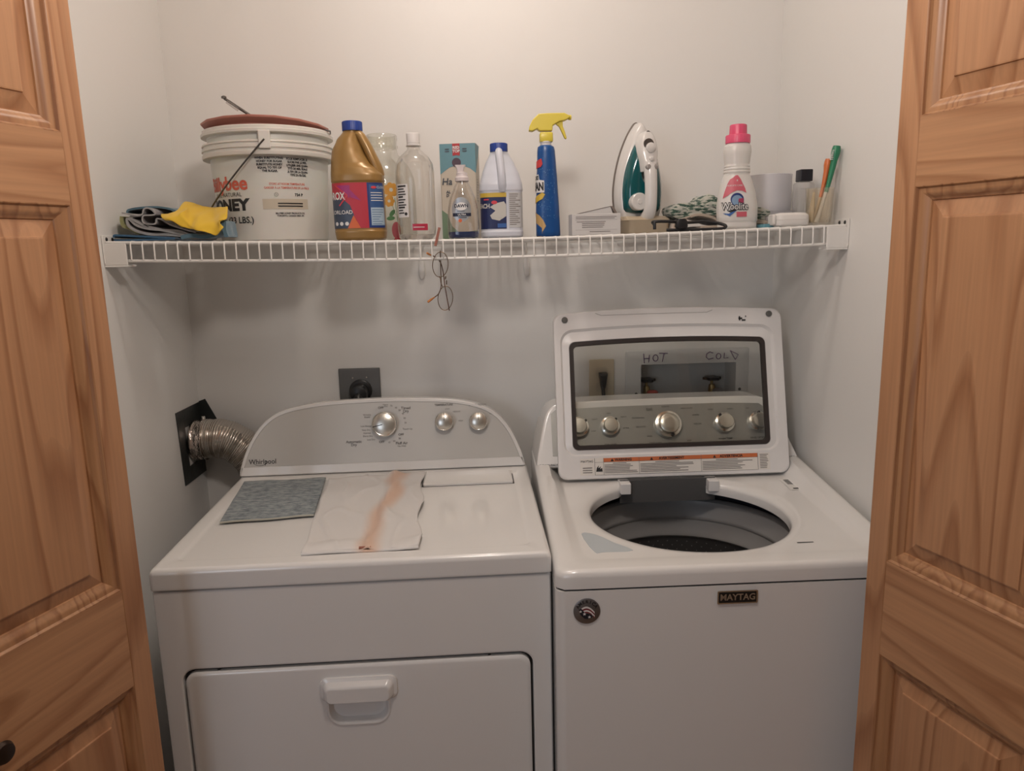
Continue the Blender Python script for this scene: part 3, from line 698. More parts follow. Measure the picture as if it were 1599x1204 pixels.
# badges on the front
fT = lambda x, z, out: Vector((x, -out, z))
bm = loft(B(), [[(p[0], y, p[1]) for p in rrect(0.295, 0.3695, 0.8305, 0.8560, 0.002, 2)] for y in (0.001, -0.003)])
bd = obj('name_badge', bm, M_chrome, washer, 0)
bm = loft(B(), [[(p[0], y, p[1]) for p in rrect(0.2975, 0.367, 0.8330, 0.8535, 0.001, 2)] for y in (-0.002, -0.0034)])
obj('badge_plate', bm, M_black, bd, 0)
obj('badge_lettering', merge(B(), text_bm('MAYTAG', 0.0172, 'CENTER', 0.0004, 0.94), lambda q: fT(0.3322+q.x, 0.8435+q.y, 0.0042)), M_satin, bd, 0)
cx, cz = 0.0556, 0.8272
rb = obj('round_badge', lathe(B(), [(0.0245, 0.001), (0.0245, -0.002), (0.0235, -0.0026)], 40, (cx, 0, cz), 'Y'), mat('pewter', (0.22, 0.21, 0.21), 0.35, metal=0.8), washer)
bm = B(); word = 'AMERICA'
for i, ch in enumerate(word):
    a = math.radians(150-i*20); m_ = Matrix.Rotation(-(PI/2-a), 3, 'Z')
    merge(bm, text_bm(ch, 0.0085, 'CENTER', 0.0003), lambda q: (lambda w_: fT(cx+0.0188*math.cos(a)+w_.x, cz+0.0188*math.sin(a)+w_.y, 0.0032))(m_ @ Vector((q.x, q.y, 0))))
obj('badge_lettering', bm, M_ink, rb, 0)
def stripes(t0, t1, bmx):
    up_ = [(cx-0.011+0.025*k/8, cz+0.004+0.0085*math.sin(PI*(k/8)*0.9+0.2)-t0-0.006*(k/8)) for k in range(9)]
    lo_ = [(cx-0.011+0.025*k/8, cz+0.004+0.0085*math.sin(PI*(k/8)*0.9+0.2)-t1-0.006*(k/8)) for k in range(9)]
    for k in range(8): merge(bmx, poly_bm([up_[k], up_[k+1], lo_[k+1], lo_[k]]), lambda q: fT(q.x, q.y, 0.0031))
bm = B(); stripes(0, 0.0035, bm); stripes(0.0068, 0.0100, bm)
obj('white_stripes', bm, mat('badge_white', (0.75, 0.72, 0.70), 0.4), rb, 0)
bm = B(); stripes(0.0035, 0.0068, bm); stripes(0.0100, 0.0125, bm)
obj('red_stripes', bm, mat('badge_red', (0.18, 0.02, 0.03), 0.4), rb, 0)
bm = B(); merge(bm, poly_bm([(cx-0.0145, cz+0.004), (cx-0.010, cz+0.006), (cx-0.004, cz-0.002), (cx+0.004, cz-0.006), (cx+0.012, cz-0.008), (cx+0.006, cz-0.0145), (cx-0.004, cz-0.014), (cx-0.012, cz-0.006)]), lambda q: fT(q.x, q.y, 0.0033))
obj('star_field', bm, mat('badge_navy', (0.01, 0.012, 0.02), 0.4), rb, 0)
bm = B()
for sx_, sz_, sr in ((-0.0115, 0.0005, 0.0030), (-0.0045, -0.0045, 0.0036), (0.0045, -0.0108, 0.0032), (0.0108, -0.0065, 0.0024)):
    merge(bm, poly_bm([(cx+sx_+(sr if k % 2 == 0 else sr*0.42)*math.sin(k*PI/5), cz+sz_+(sr if k % 2 == 0 else sr*0.42)*math.cos(k*PI/5)) for k in range(10)]), lambda q: fT(q.x, q.y, 0.0036))
obj('stars', bm, MATS['badge_white'], rb, 0)

# ---------------------------------------------------------------- on the back wall
M_duct = mat('brushed_duct', (0.62, 0.58, 0.53), 0.24, metal=1.0)
t = thing('dryer_outlet', 'grey square wall outlet with round black dryer plug, behind the dryer console', 'outlet', (0.4435, -0.0005, 1.108))
obj('wall_plate', box(B(), -0.0565, 0.0565, -0.007, 0, -0.058, 0.056), mat('grey_plate', (0.15, 0.15, 0.145), 0.4, metal=0.3), t, 0, bevel=0.002)
obj('receptacle', lathe(B(), [(0.031, -0.006), (0.031, -0.012), (0.028, -0.014)], 40, (0.002, 0, -0.006), 'Y'), M_black, t)
bm = lathe(B(), [(0.026, -0.012), (0.026, -0.034), (0.022, -0.042), (0.012, -0.046)], 32, (0.0, 0, -0.010), 'Y')
obj('dryer_plug', bm, M_black, t)
bm = tube(B(), spline([(0.0, -0.034, -0.012), (0.0, -0.050, -0.03), (0.0, -0.045, -0.08), (0.0, -0.04, -0.14)], 6), 0.012, 12)
obj('power_cord', bm, M_black, t)
for x, z in ((-0.018, 0.030), (0.020, 0.031), (0.028, -0.034)): obj('screw', lathe(B(), [(0.0028, -0.007), (0.0022, -0.0088)], 12, (x, 0, z), 'Y'), M_chrome, t)
t = thing('wall_outlet', 'ivory wall outlet with a black cord plugged in, seen through the washer lid glass', 'outlet', (1.1126, -0.0005, 1.1120))
obj('wall_plate', loft(B(), [[(p[0], y, p[1]) for p in rrect(-0.035, 0.035, -0.058, 0.057, 0.004, 3)] for y in (0, -0.005)]), mat('ivory_plate', (0.62, 0.55, 0.42), 0.4), t, 0, bevel=0.0015)
bm = B()
for z in (-0.021, 0.021): loft(bm, [[(p[0], y, p[1]) for p in rrect(-0.0165, 0.0165, z-0.0145, z+0.0145, 0.008, 4)] for y in (-0.004, -0.0065)])
obj('receptacle', bm, mat('ivory_face', (0.55, 0.49, 0.38), 0.4), t, 0)
bm = loft(B(), [[(x, y, z) for x, z in ((-a*0.55+0.002, -b), (a*0.55+0.002, -b), (a*1.1+0.002, b), (-a*1.1+0.002, b))] for y, a, b in ((-0.006, 0.011, 0.022), (-0.026, 0.011, 0.021), (-0.034, 0.008, 0.016))])
obj('plug', bm, M_black, t, 0, bevel=0.003)
obj('power_cord', tube(B(), spline([(0, -0.028, -0.015), (0.001, -0.034, -0.05), (0.0, -0.034, -0.10), (0.005, -0.035, -0.16)], 6), 0.0052, 10), M_black, t)

t = thing('washer_supply_box', 'recessed white washer supply box with handwritten HOT and COLD, behind the lid glass', 'valve box', (1.355, -0.0005, 1.05))
fr = [(-0.176, 0.172, -0.125, 0.141, 0.006, -0.0005), (-0.174, 0.170, -0.123, 0.139, 0.006, -0.004), (-0.160, 0.156, -0.110, 0.125, 0.004, -0.008), (-0.133, 0.134, -0.094, 0.101, 0.002, -0.008), (-0.133, 0.134, -0.094, 0.101, 0.002, 0.0), (-0.132, 0.133, -0.093, 0.100, 0.002, 0.085)]
M_boxp = mat('supply_box_plastic', (0.62, 0.62, 0.61), 0.45)
obj('box_shell', loft(B(), face_ring(None, fr, 2), False, True), M_boxp, t, 30)
bm = B()
def stroke(pts, r=0.0011):
    tube(bm, [(x-1.355, -0.0088, z-1.05) for x, z in pts], r, 5)
hz0 = 1.1615
stroke([(1.229, 1.182), (1.231, 1.155)]); stroke([(1.245, 1.178), (1.243, 1.157)]); stroke([(1.229, 1.168), (1.246, 1.169)])
stroke([(1.262+0.007*math.cos(a), 1.169+0.009*math.sin(a)) for a in [k*PI/6 for k in range(13)]])
stroke([(1.272, 1.182), (1.296, 1.181)]); stroke([(1.286, 1.181), (1.281, 1.158)])
stroke([(1.423, 1.178), (1.414, 1.182), (1.405, 1.176), (1.404, 1.167), (1.411, 1.161), (1.424, 1.164)])
stroke([(1.4385+0.0065*math.cos(a), 1.169+0.008*math.sin(a)) for a in [k*PI/6 for k in range(13)]])
stroke([(1.455, 1.178), (1.454, 1.163), (1.466, 1.164)])
stroke([(1.472, 1.182), (1.486, 1.158)]); stroke([(1.470, 1.184), (1.494, 1.172), (1.486, 1.158)])
obj('handwriting', bm, mat('violet_marker', (0.13, 0.06, 0.16), 0.6), t)
for x, z in ((-0.146, 0.0185), (0.146, 0.024)): obj('screw', lathe(B(), [(0.0045, -0.0075), (0.0035, -0.010)], 12, (x, 0, z), 'Y'), M_gap, t)
for x, col, nm in ((-0.106, 'red_hose_nut', (0.45, 0.10, 0.08)), (0.083, 'grey_hose_nut', (0.30, 0.29, 0.30))):
    v = obj('valve_handle', loft(B(), [[(x+0.024*(1+0.12*math.cos(6*a))*math.cos(a), 0.045+0.024*(1+0.12*math.cos(6*a))*math.sin(a), z) for a in [2*PI*k/48 for k in range(48)]] for z in (0.044, 0.052)]), M_black, t, 30, bevel=0.002)
    obj('valve_stem', tube(B(), [(x, 0.045, 0.046), (x, 0.045, 0.02)], 0.004, 10), mat('brass', (0.35, 0.26, 0.12), 0.35, metal=0.9), v)
    obj('valve_body', tube(B(), [(x, 0.045, 0.03), (x+0.002, 0.045, 0.012), (x+0.006, 0.042, -0.02), (x+0.008, 0.04, -0.09)], [0.008, 0.012, 0.011, 0.011], 14), MATS['brass'], v)
    obj('hose_nut', lathe(B(), [(0.012, -0.012), (0.016, -0.008), (0.016, 0.010), (0.011, 0.014)], 16, (x+0.014, 0.028, 0.006)), mat(col, nm, 0.5), v)

# ---------------------------------------------------------------- dryer vent: duct and foil tape
t = thing('exhaust_duct', 'flexible silver foil duct bending from the left wall down behind the dryer', 'duct', (0, -0.055, 0.985))
path = spline([(0.018, -0.005, 0.005), (0.045, -0.005, 0.008), (0.085, -0.005, 0.004), (0.125, 0.0, -0.022), (0.155, 0.002, -0.060), (0.172, 0.002, -0.12), (0.176, 0.002, -0.20)], 30)
rr = [0.0515+0.0012*math.sin(i*2.0)+0.0007*math.sin(i*0.31) for i in range(len(path))]
bm = tube(B(), path, rr, 40)
obj('corrugated_hose', bm, M_duct, t, 60)
bm = lathe(B(), [(0.054, 0.004), (0.0545, 0.010), (0.0515, 0.014), (0.0535, 0.020), (0.052, 0.026), (0.0535, 0.034), (0.0545, 0.036)], 40, (0, -0.005, 0.005), 'X', cap0=False, cap1=False)
obj('duct_collar', bm, mat('crumpled_foil', (0.74, 0.66, 0.60), 0.18, metal=1.0, bump=(70, 0.9, 0.006)), t, 60, solid=0.001)
obj('clamp_screw', lathe(B(), [(0.006, 0), (0.006, 0.010), (0.004, 0.012)], 12, (0.030, -0.004, 0.058)), M_chrome, t)
t = thing('vent_surround', 'square of black tape stuck on the left wall around the vent hole', 'tape', (0, 0, 0.985))
M_tape = mat('black_tape', (0.022, 0.026, 0.026), 0.35, bump=(25, 0.5, 0.004))
bm = B()
ring_o = [(-0.158, 0.101), (-0.002, 0.098), (-0.002, -0.098), (-0.1455, -0.096)]
ring_i = [(-0.112, 0.052), (-0.014, 0.050), (-0.012, -0.050), (-0.106, -0.055)]
loft(bm, [[(0.0004, y, z) for y, z in ring_o], [(0.0022, y, z) for y, z in ring_o], [(0.0022, y, z) for y, z in ring_i], [(0.0004, y, z) for y, z in ring_i]], False, False)
obj('tape_square', bm, M_tape, t, 0)
bm = B(); prism(bm, [(0.001, 0.100), (0.018, 0.106), (0.046, 0.046), (0.014, 0.040), (0.001, 0.040)], -0.0004, -0.0022, 'XZ')
obj('tape_flap', bm, M_tape, t, 0)

# ---------------------------------------------------------------- wire shelf
SD = 0.406
def sag(x): return -0.0125*max(0, math.sin(PI*max(0, min(1, x/W))))
ZS = 1.5107
def zsurf(x): return ZS+sag(x)+0.0032
shelf = thing('wire_shelf', 'white vinyl-coated wire shelf spanning the closet above the machines', 'shelf', (0, 0, 0))
xs = [0.004+(W-0.008)*i/40 for i in range(41)]
def rail_pts(y, dz): return [(x, y, ZS+sag(x)+dz) for x in xs]
for nm, y, dz, r in (('front_rail', -SD, -0.001, 0.0034), ('lower_rail', -SD-0.002, -0.0385, 0.0032), ('back_rail', -0.012, -0.0035, 0.0028), ('middle_rail', -0.150, -0.0035, 0.0026), ('middle_rail', -0.275, -0.0035, 0.0026)):
    obj(nm, tube(B(), rail_pts(y, dz), r, 8), M_wire, shelf)
wire = obj('cross_wire', tube(B(), [(0, -0.008, 0.001), (0, -0.20, 0.0012), (0, -SD+0.002, 0.0012), (0, -SD-0.0025, -0.0008), (0, -SD-0.0045, -0.006), (0, -SD-0.0055, -0.037)], 0.0016, 6), M_wire, shelf)
nw = 0
for i in range(62):
    x = 0.0555+i*(W-0.108)/61
    o = wire if i == 0 else wire.copy()
    if i: COL.objects.link(o)
    o.location = (x, 0, ZS+sag(x)+0.0005)
for sx, x0 in ((1, 0.0), (-1, W)):
    bm = B()
    xa, xb = sorted((x0+sx*0.0005, x0+sx*0.003)); box(bm, xa, xb, -SD-0.012, -SD+0.065, ZS-0.045, ZS+0.014)
    xa, xb = sorted((x0+sx*0.0005, x0+sx*0.048)); box(bm, xa, xb, -SD-0.010, -SD-0.006, ZS-0.048, ZS-0.003)
    box(bm, xa, xb, -SD-0.010, -SD+0.03, ZS-0.052, ZS-0.048)
    br = obj('end_bracket', bm, M_wire, shelf, 0, bevel=0.0015)
    for y in (-SD+0.005, -SD+0.03): obj('screw', lathe(B(), [(0.0045, 0.0), (0.0035, sx*0.0015)], 12, (x0+sx*0.003, y, ZS+0.006), 'X'), M_gap, br)
for x, ln in ((0.628, 0.0), (0.909, 0.0)):
    t = thing('shelf_clip', 'small white wall clip under the shelf, %s' % ('just left of the hanging eyeglasses' if x < 0.7 else 'below the blue spray bottle'), 'clip', (x, 0, 1.43), group='wall clips under the shelf')
    bm = loft(B(), [[(a, y, z) for a, y in rrect(-w_, w_, -d_, -0.001, 0.002, 2)] for z, w_, d_ in ((-0.028, 0.004, 0.008), (-0.020, 0.007, 0.013), (0.0, 0.008, 0.015), (0.024, 0.006, 0.010))])
    obj('clip_body', bm, mat('clip_plastic', (0.78, 0.77, 0.75), 0.25), t)
    obj('clip_stem', tube(B(), [(0, -0.006, 0.02), (0, -0.008, 0.066)], 0.0016, 8), M_wire, t)
# ================================================================ things on the shelf
def pz(y, py): return py
def plainrows(bm, put, x0, x1, z0, dz, n, h, seed=1, lo=0.6):
    r = random.Random(seed)
    for k in range(n):
        e = x0+(x1-x0)*r.uniform(lo, 1.0); put(bm, rect_bm(x0, e, z0-k*dz, z0-k*dz+h, max(1, int((e-x0)/0.004)), 1))
# ---- honey pail
BX, BY = 0.302, -0.200; bz = zsurf(BX)
pail = thing('honey_pail', 'large white plastic honey pail with black and red print, wire bail and ribbed rim', 'bucket', (BX, BY, bz))
M_pail = mat('pail_plastic', (0.70, 0.68, 0.63), 0.38, sss=0.1)
prof = [(0.110, 0.0), (0.122, 0.0), (0.1245, 0.003), (0.1270, 0.05), (0.1305, 0.12), (0.1340, 0.185), (0.1345, 0.193), (0.1500, 0.194), (0.1510, 0.197), (0.1510, 0.203), (0.1475, 0.205), (0.1475, 0.209), (0.1510, 0.2105), (0.1510, 0.216), (0.1475, 0.218), (0.1470, 0.221), (0.1505, 0.2225), (0.1500, 0.226), (0.1380, 0.229),
        (0.1370, 0.243), (0.1500, 0.2445), (0.1505, 0.2505), (0.1460, 0.2525), (0.1460, 0.258), (0.1440, 0.2605), (0.1400, 0.2600), (0.1380, 0.25), (0.1340, 0.18), (0.120, 0.004), (0.10, 0.003)]
obj('pail_body', lathe(B(), prof, 96), M_pail, pail, 35)
pbody = Body([(0.0, 0.1240, 0.1240, 2, 0, 0), (0.05, 0.1272, 0.1272, 2, 0, 0), (0.12, 0.1307, 0.1307, 2, 0, 0), (0.186, 0.1342, 0.1342, 2, 0, 0)], 96)
PR = 0.131
def th(px): return (math.asin(max(-1, min(1, (px-418)/91.0)))+0.215)*PR/0.975
def zz(py): return (376-py)*0.00141/0.985
M_red = mat('honey_red', (0.62, 0.12, 0.07), 0.5)
bm = B(); pbody.put(bm, text_bm('Billybee', 0.0430, 'RIGHT', 0.0012, 0.98, 0.005), th(386), zz(284)); obj('brand_print', bm, M_red, pail, 0)
bm = B(); pbody.put(bm, text_bm('PURE NATURAL', 0.0135, 'RIGHT', 0.0, 0.95, 0.005), th(376), zz(301))
pbody.put(bm, text_bm('15 kg. (33 LBS.)', 0.0205, 'RIGHT', 0.0004, 0.93, 0.005), th(391), zz(342)); obj('weight_print', bm, M_ink, pail, 0)
bm = B(); pbody.put(bm, text_bm('HONEY', 0.0355, 'RIGHT', 0.0018, 1.15, 0.005), th(385), zz(318)); obj('honey_print', bm, M_ink, pail, 0)
bm = B()
for k, s in enumerate(('WHEN SUBSTITUTING', 'HONEY FOR SUGAR', 'SUBSTITUTE HONEY', 'EQUAL TO 75% OF', 'THE SUGAR.')): pbody.put(bm, text_bm(s, 0.0068, 'CENTER', 0.0003, 0.90, 0.006), th(421), zz(245.2+k*5))
for k, s in enumerate(('POUR REMPLACER LE', 'SUCRE PAR LE MIEL', 'UTILISER UNE QUAN-', 'TITÉ DE MIEL ÉGALE', 'À 75% DE LA QUAN-', 'TITÉ DU SUCRE.')): pbody.put(bm, text_bm(s, 0.0068, 'CENTER', 0.0003, 0.80, 0.006), th(462), zz(246+k*5))
pbody.put(bm, text_bm('734 P', 0.0085, 'CENTER', 0.0003, 1, 0.006), th(460), zz(302.5))
for k, s in enumerate(('BILLYBEE HONEY PRODUCTS CO.', 'TORONTO, CANADA M6N 1P4')): pbody.put(bm, text_bm(s, 0.0052, 'CENTER', 0.0002, 0.86, 0.006), th(446), zz(332+k*4))
plainrows(bm, lambda b, q: pbody.put(b, q, 0, 0, 0.0011), th(428), th(466), zz(317), 0.0062, 2, 0.0026, 4, 0.95)
obj('recipe_print', bm, M_ink, pail, 0)
bm = B()
for k, s in enumerate(('STORE AT ROOM TEMPERATURE', 'GARDER À LA TEMPÉRATURE DE LA PIÈCE')): pbody.put(bm, text_bm(s, 0.0068, 'CENTER', 0.0001, 0.82, 0.006), th(445), zz(285.5+k*6))
obj('storage_print', bm, M_red, pail, 0)
bm = B(); q = bmesh.new(); n_ = 20
a_ = [q.verts.new((0.0045*math.cos(2*PI*i/n_), 0.0045*math.sin(2*PI*i/n_), 0)) for i in range(n_)]; b_ = [q.verts.new((0.0038*math.cos(2*PI*i/n_), 0.0038*math.sin(2*PI*i/n_), 0)) for i in range(n_)]
for i in range(n_): q.faces.new((a_[i], a_[(i+1) % n_], b_[(i+1) % n_], b_[i]))
pbody.put(bm, q, th(427), zz(302)); pbody.put(bm, text_bm('U', 0.005, 'CENTER'), th(427), zz(302)); obj('circle_mark', bm, M_grey_ink, pail, 0)
bm = B(); pbody.put(bm, rect_bm(0, 0.104, 0, 0.023, 24, 1), th(406), zz(325), 0.0004); obj('tape_strip', bm, mat('yellowed_tape', (0.56, 0.50, 0.40), 0.5), pail, 0)
pail.scale = (0.975, 0.975, 0.945)
# ear and wire bail, axis turned 14 degrees
ea = math.radians(12); ax_ = Vector((math.sin(ea), -math.cos(ea), 0)); sd_ = Vector((-math.cos(ea), -math.sin(ea), 0))
for sg in (1, -1):
    T = Matrix.Translation(ax_*sg*0.150+Vector((0, 0, 0.226))) @ Matrix.Rotation(ea, 4, 'Z')
    y0, y1 = (-0.005, 0.012) if sg > 0 else (-0.012, 0.005)
    obj('bail_ear', box(B(), -0.0125, 0.0125, y0, y1, -0.020, 0.020, T), M_pail, pail, 0, bevel=0.002)
R_ = 0.156; dn_ = (sd_*0.148+Vector((0, 0, -0.162)))
pts = [Vector((0, 0, 0.226))+ax_*R_*math.cos(a)+dn_*math.sin(a) for a in [PI*k/48 for k in range(49)]]
obj('wire_bail', tube(B(), pts, 0.0019, 8), mat('dark_wire', (0.12, 0.115, 0.11), 0.35, metal=0.8), pail)
obj('bail_grip', tube(B(), pts[21:28], [0.004, 0.0055, 0.006, 0.006, 0.006, 0.0055, 0.004], 12), mat('grip_dark', (0.09, 0.08, 0.075), 0.5), pail)
# ---- terracotta dish used as a lid, rod lying on it
t = thing('terracotta_dish', 'dusty pink plastic plant saucer set into the top of the honey pail', 'saucer', (BX-0.002, BY, bz+0.2500))
bm = lathe(B(), [(0.09, -0.020), (0.126, -0.018), (0.129, -0.002), (0.1385, 0.006), (0.1420, 0.008), (0.1425, 0.0125), (0.1385, 0.0135), (0.130, 0.009), (0.124, -0.012), (0.09, -0.014)], 16, cap0=True, cap1=True)
for v in bm.verts: v.co.z += 0.003*max(0, -v.co.y/0.14)-0.007*max(0, v.co.x/0.14)**2-0.001*max(0, -v.co.x/0.14)
obj('dish_shell', bm, mat('dusty_pink_plastic', (0.42, 0.17, 0.13), 0.5), t, 30, bevel=0.001)
bm = tube(B(), [(-0.148, 0, 0.002), (-0.140, -0.02, 0.000)], 0.0016, 6); tube(bm, [(0.139, -0.02, -0.001), (0.150, -0.02, -0.004), (0.146, 0.0, -0.007)], 0.0018, 6)
obj('wire_clip', bm, MATS['dark_wire'], t)
t = thing('metal_rod', 'thin grey metal rod with clear plastic tip, leaning up behind the pink dish', 'rod', (0.190, -0.14, bz+0.337))
p0, p1 = Vector((0.0, 0, 0)), Vector((0.095, 0.02, -0.066))
obj('rod_shaft', tube(B(), [p0, p1], 0.0034, 10), mat('rod_grey', (0.12, 0.11, 0.10), 0.3, metal=0.8), t)
obj('rod_tip', lathe(B(), [(0.002, -0.002), (0.006, -0.001), (0.0062, 0.003), (0.003, 0.005)], 16, (-0.001, 0, 0.001)), MATS['rod_grey'], t)
obj('clear_sleeve', tube(B(), [p0+(p1-p0)*0.06+Vector((-0.001, -0.001, -0.003)), p0+(p1-p0)*0.32+Vector((-0.001, -0.001, -0.004))], [0.0045, 0.0045], 12), clear('clear_plastic', 'F2F0EE', 0.3, 0.12), t)

# ---- folded cloths left of the pail
def ribbon(path, y0, y1, th_, ny=10, amp=0.002, seed=0, skew=0.0):
    """a cloth sheet: path in x,z run from front y0 to back y1, with thickness and slight waves"""
    P = spline([(a, 0, b) for a, b in path], 6); r = random.Random(seed); ph = r.uniform(0, 6)
    n = len(P); nr = []
    for i in range(n):
        d = (P[min(i+1, n-1)]-P[max(i-1, 0)]).normalized(); nr.append(Vector((-d.z, 0, d.x)))
    rings = []
    for j in range(ny+1):
        y = y0+(y1-y0)*j/ny; w_ = amp*math.sin(ph+j*0.9)
        up_ = [P[i]+nr[i]*(th_/2+w_*math.sin(i*0.31+ph)*0.6)+Vector((skew*(j/ny), y+0.0015*math.sin(i*0.5+ph)*(1 if j == 0 else 0), 0)) for i in range(n)]
        lo_ = [P[i]-nr[i]*(th_/2-w_*math.sin(i*0.31+ph)*0.6)+Vector((skew*(j/ny), y+0.0015*math.sin(i*0.5+ph)*(1 if j == 0 else 0), 0)) for i in reversed(range(n))]
        rings.append(up_+lo_)
    return loft(B(), rings)
def cloth_mat(n, c): return mat(n, c, 0.9, sheen=0.4, bump=(900, 0.5, 0.001), vary=(60, 0.12))
CBL = cloth_mat('blue_terry', (0.045, 0.13, 0.24)); CTE = cloth_mat('teal_terry', (0.10, 0.19, 0.25)); CGR = cloth_mat('grey_microfibre', (0.22, 0.21, 0.22)); CEDGE = cloth_mat('pale_hem', (0.42, 0.42, 0.42)); CYG = cloth_mat('pale_lime_terry', (0.42, 0.42, 0.20)); CYE = mat('yellow_cloth', (0.72, 0.47, 0.03), 0.8, sheen=0.2, bump=(500, 0.2, 0.001))
cz0 = zsurf(0.06)
def cxy(u, v):  # pixel grid of the zoomed cloth pile -> metres relative to the pile origin at y=-0.36
    px, py = 170+u/8.416, 310+v/8.416
    return ((px-178)*0.001395, (380.4-py)*0.00141)
def rib(name, label, pts, y0, y1, th_, m, seed, hem=None, skew=0.0):
    pp = [cxy(*q) for q in pts]
    o = obj(name, ribbon(pp, y0, y1, th_, seed=seed, skew=skew), m, None, 50); o.location = (0.014, 0, cz0)
    tag(o, label, 'cloth', 'folded cleaning cloths beside the pail')
    if hem:
        h = obj('hem', ribbon(pp, y0-0.0028, y0-0.0002, th_*hem, ny=1, seed=seed), CEDGE, o, 50)
    return o
rib('folded_cloth', 'bright blue terry cloth, folded flat at the bottom of the cloth pile', [(60, 548), (75, 520), (200, 520), (420, 540), (640, 560), (830, 572), (640, 580), (300, 577), (80, 580), (62, 565)], -0.388, -0.16, 0.0042, CBL, 1)
rib('folded_cloth', 'muted teal cloth arching over the top of the cloth pile', [(160, 235), (175, 195), (320, 175), (520, 170), (700, 190), (830, 245)], -0.352, -0.15, 0.0040, CTE, 2)
rib('folded_cloth', 'teal cloth sagging under the yellow cloth next to the pail', [(900, 570), (1050, 540), (1200, 555), (1380, 520), (1460, 380), (1470, 470), (1485, 570)], -0.388, -0.328, 0.008, CTE, 3)
rib('folded_cloth', 'grey microfibre cloth with pale hem, folded in long curves in the middle', [(160, 245), (260, 262), (400, 262), (450, 210), (500, 190), (570, 220), (580, 262), (520, 268), (430, 285), (425, 360), (500, 392), (575, 380), (590, 320), (640, 330), (760, 405), (930, 455), (1080, 500)], -0.375, -0.235, 0.0026, CGR, 4, 1.15)
rib('folded_cloth', 'lower grey cloth with three pale folds ending above the blue cloth', [(1010, 575), (940, 545), (700, 525), (480, 510), (330, 470), (215, 400), (200, 330), (235, 320), (300, 385), (440, 430), (660, 465), (880, 495), (1010, 560), (800, 500), (560, 440), (400, 390), (300, 340), (260, 295), (390, 275)], -0.370, -0.225, 0.0060, CGR, 5, 0.9)
rib('folded_cloth', 'pale lime edge of a cloth curling at the left end of the pile', [(120, 280), (112, 330), (140, 390), (190, 425), (260, 460), (330, 480)], -0.364, -0.2, 0.0085, CYG, 6)
# yellow cloth: a draped sheet
def drape(grid, name, m, th_=0.0025, sub=2, parent=None, loc=(0, 0, 0)):
    bm = bmesh.new(); V = [[bm.verts.new(p) for p in row] for row in grid]
    for j in range(len(V)-1):
        for i in range(len(V[0])-1): bm.faces.new((V[j][i], V[j][i+1], V[j+1][i+1], V[j+1][i]))
    o = obj(name, bm, m, parent, 80, solid=th_, subd=sub); o.location = loc; return o
def yp(u, v, y): a, b = cxy(u, v); k = (2.007+y)/1.647; return (0.796+(a+0.014-0.796)*k, y, max(cz0+0.004, 1.482+(b+cz0-1.482)*k))
grid = [[yp(600, 262, -0.385), yp(720, 258, -0.37), yp(840, 225, -0.352), yp(935, 112, -0.30), yp(1080, 150, -0.29), yp(1250, 190, -0.30), yp(1470, 190, -0.345)],
        [yp(600, 292, -0.392), yp(740, 300, -0.392), yp(905, 235, -0.375), yp(960, 190, -0.338), yp(1100, 250, -0.335), yp(1260, 280, -0.342), yp(1465, 260, -0.372)],
        [yp(640, 315, -0.393), yp(780, 345, -0.397), yp(860, 270, -0.392), yp(975, 330, -0.378), yp(1110, 350, -0.378), yp(1290, 370, -0.385), yp(1440, 330, -0.392)],
        [yp(700, 325, -0.394), yp(830, 385, -0.399), yp(905, 370, -0.398), yp(1000, 420, -0.400), yp(1130, 420, -0.400), yp(1330, 440, -0.400), yp(1350, 360, -0.400)],
        [yp(760, 345, -0.394), yp(880, 420, -0.399), yp(980, 450, -0.402), yp(1080, 480, -0.405), yp(1190, 500, -0.407), yp(1290, 545, -0.408), yp(1400, 440, -0.402)]]
grid = densify(grid, 7)
from mathutils import noise as mn0
for j, row in enumerate(grid):
    for i, p in enumerate(row): row[i] = p+Vector((0, 0.010*mn0.noise((p.x*38, p.z*30, 2.0))+0.004*math.sin(p.x*130+p.z*60), 0.003*mn0.noise((p.x*60, 4, p.z*60))))
o = drape(grid, 'yellow_cloth', CYE, 0.0022, 0)
tag(o, 'bright yellow cleaning cloth draped over the pile against the pail', 'cloth')

# ---- generic bottle parts
def cap_ribbed(parent, name, c, r, z0, z1, m, ribs=32, amp=0.03, taper=1.0):
    bm = B(); seg = ribs*3; rings = []
    for z, k, a in ((z0, 1.0, 0), (z0+0.001, 1.0, amp), (z1-0.002, taper, amp), (z1-0.0005, taper*0.97, 0), (z1, taper*0.90, 0)):
        rings.append([(c[0]+r*k*(1+a*math.cos(ribs*2*PI*i/seg))*math.cos(2*PI*i/seg), c[1]+r*k*(1+a*math.cos(ribs*2*PI*i/seg))*math.sin(2*PI*i/seg), z) for i in range(seg)])
    return obj(name, loft(bm, rings), m, parent, 50)
def wraprect(bm, body, x0, x1, z0, z1, off=0.0006, nx=14, nz=6):
    q = rect_bm(x0, x1, z0, z1, nx, nz); return body.put(bm, q, 0, 0, off)
def wrappoly(bm, body, pts, off=0.0009):
    q = poly_bm(pts, 0.0025); return body.put(bm, q, 0, 0, off)
def wraptext(bm, body, s, x, z, size, align='CENTER', bold=0.0, sx=1.0, off=0.0012): return body.put(bm, text_bm(s, size, align, bold, sx, 0.005), x, z, off)
M_navycap = mat('blue_cap', (0.012, 0.045, 0.26), 0.35)
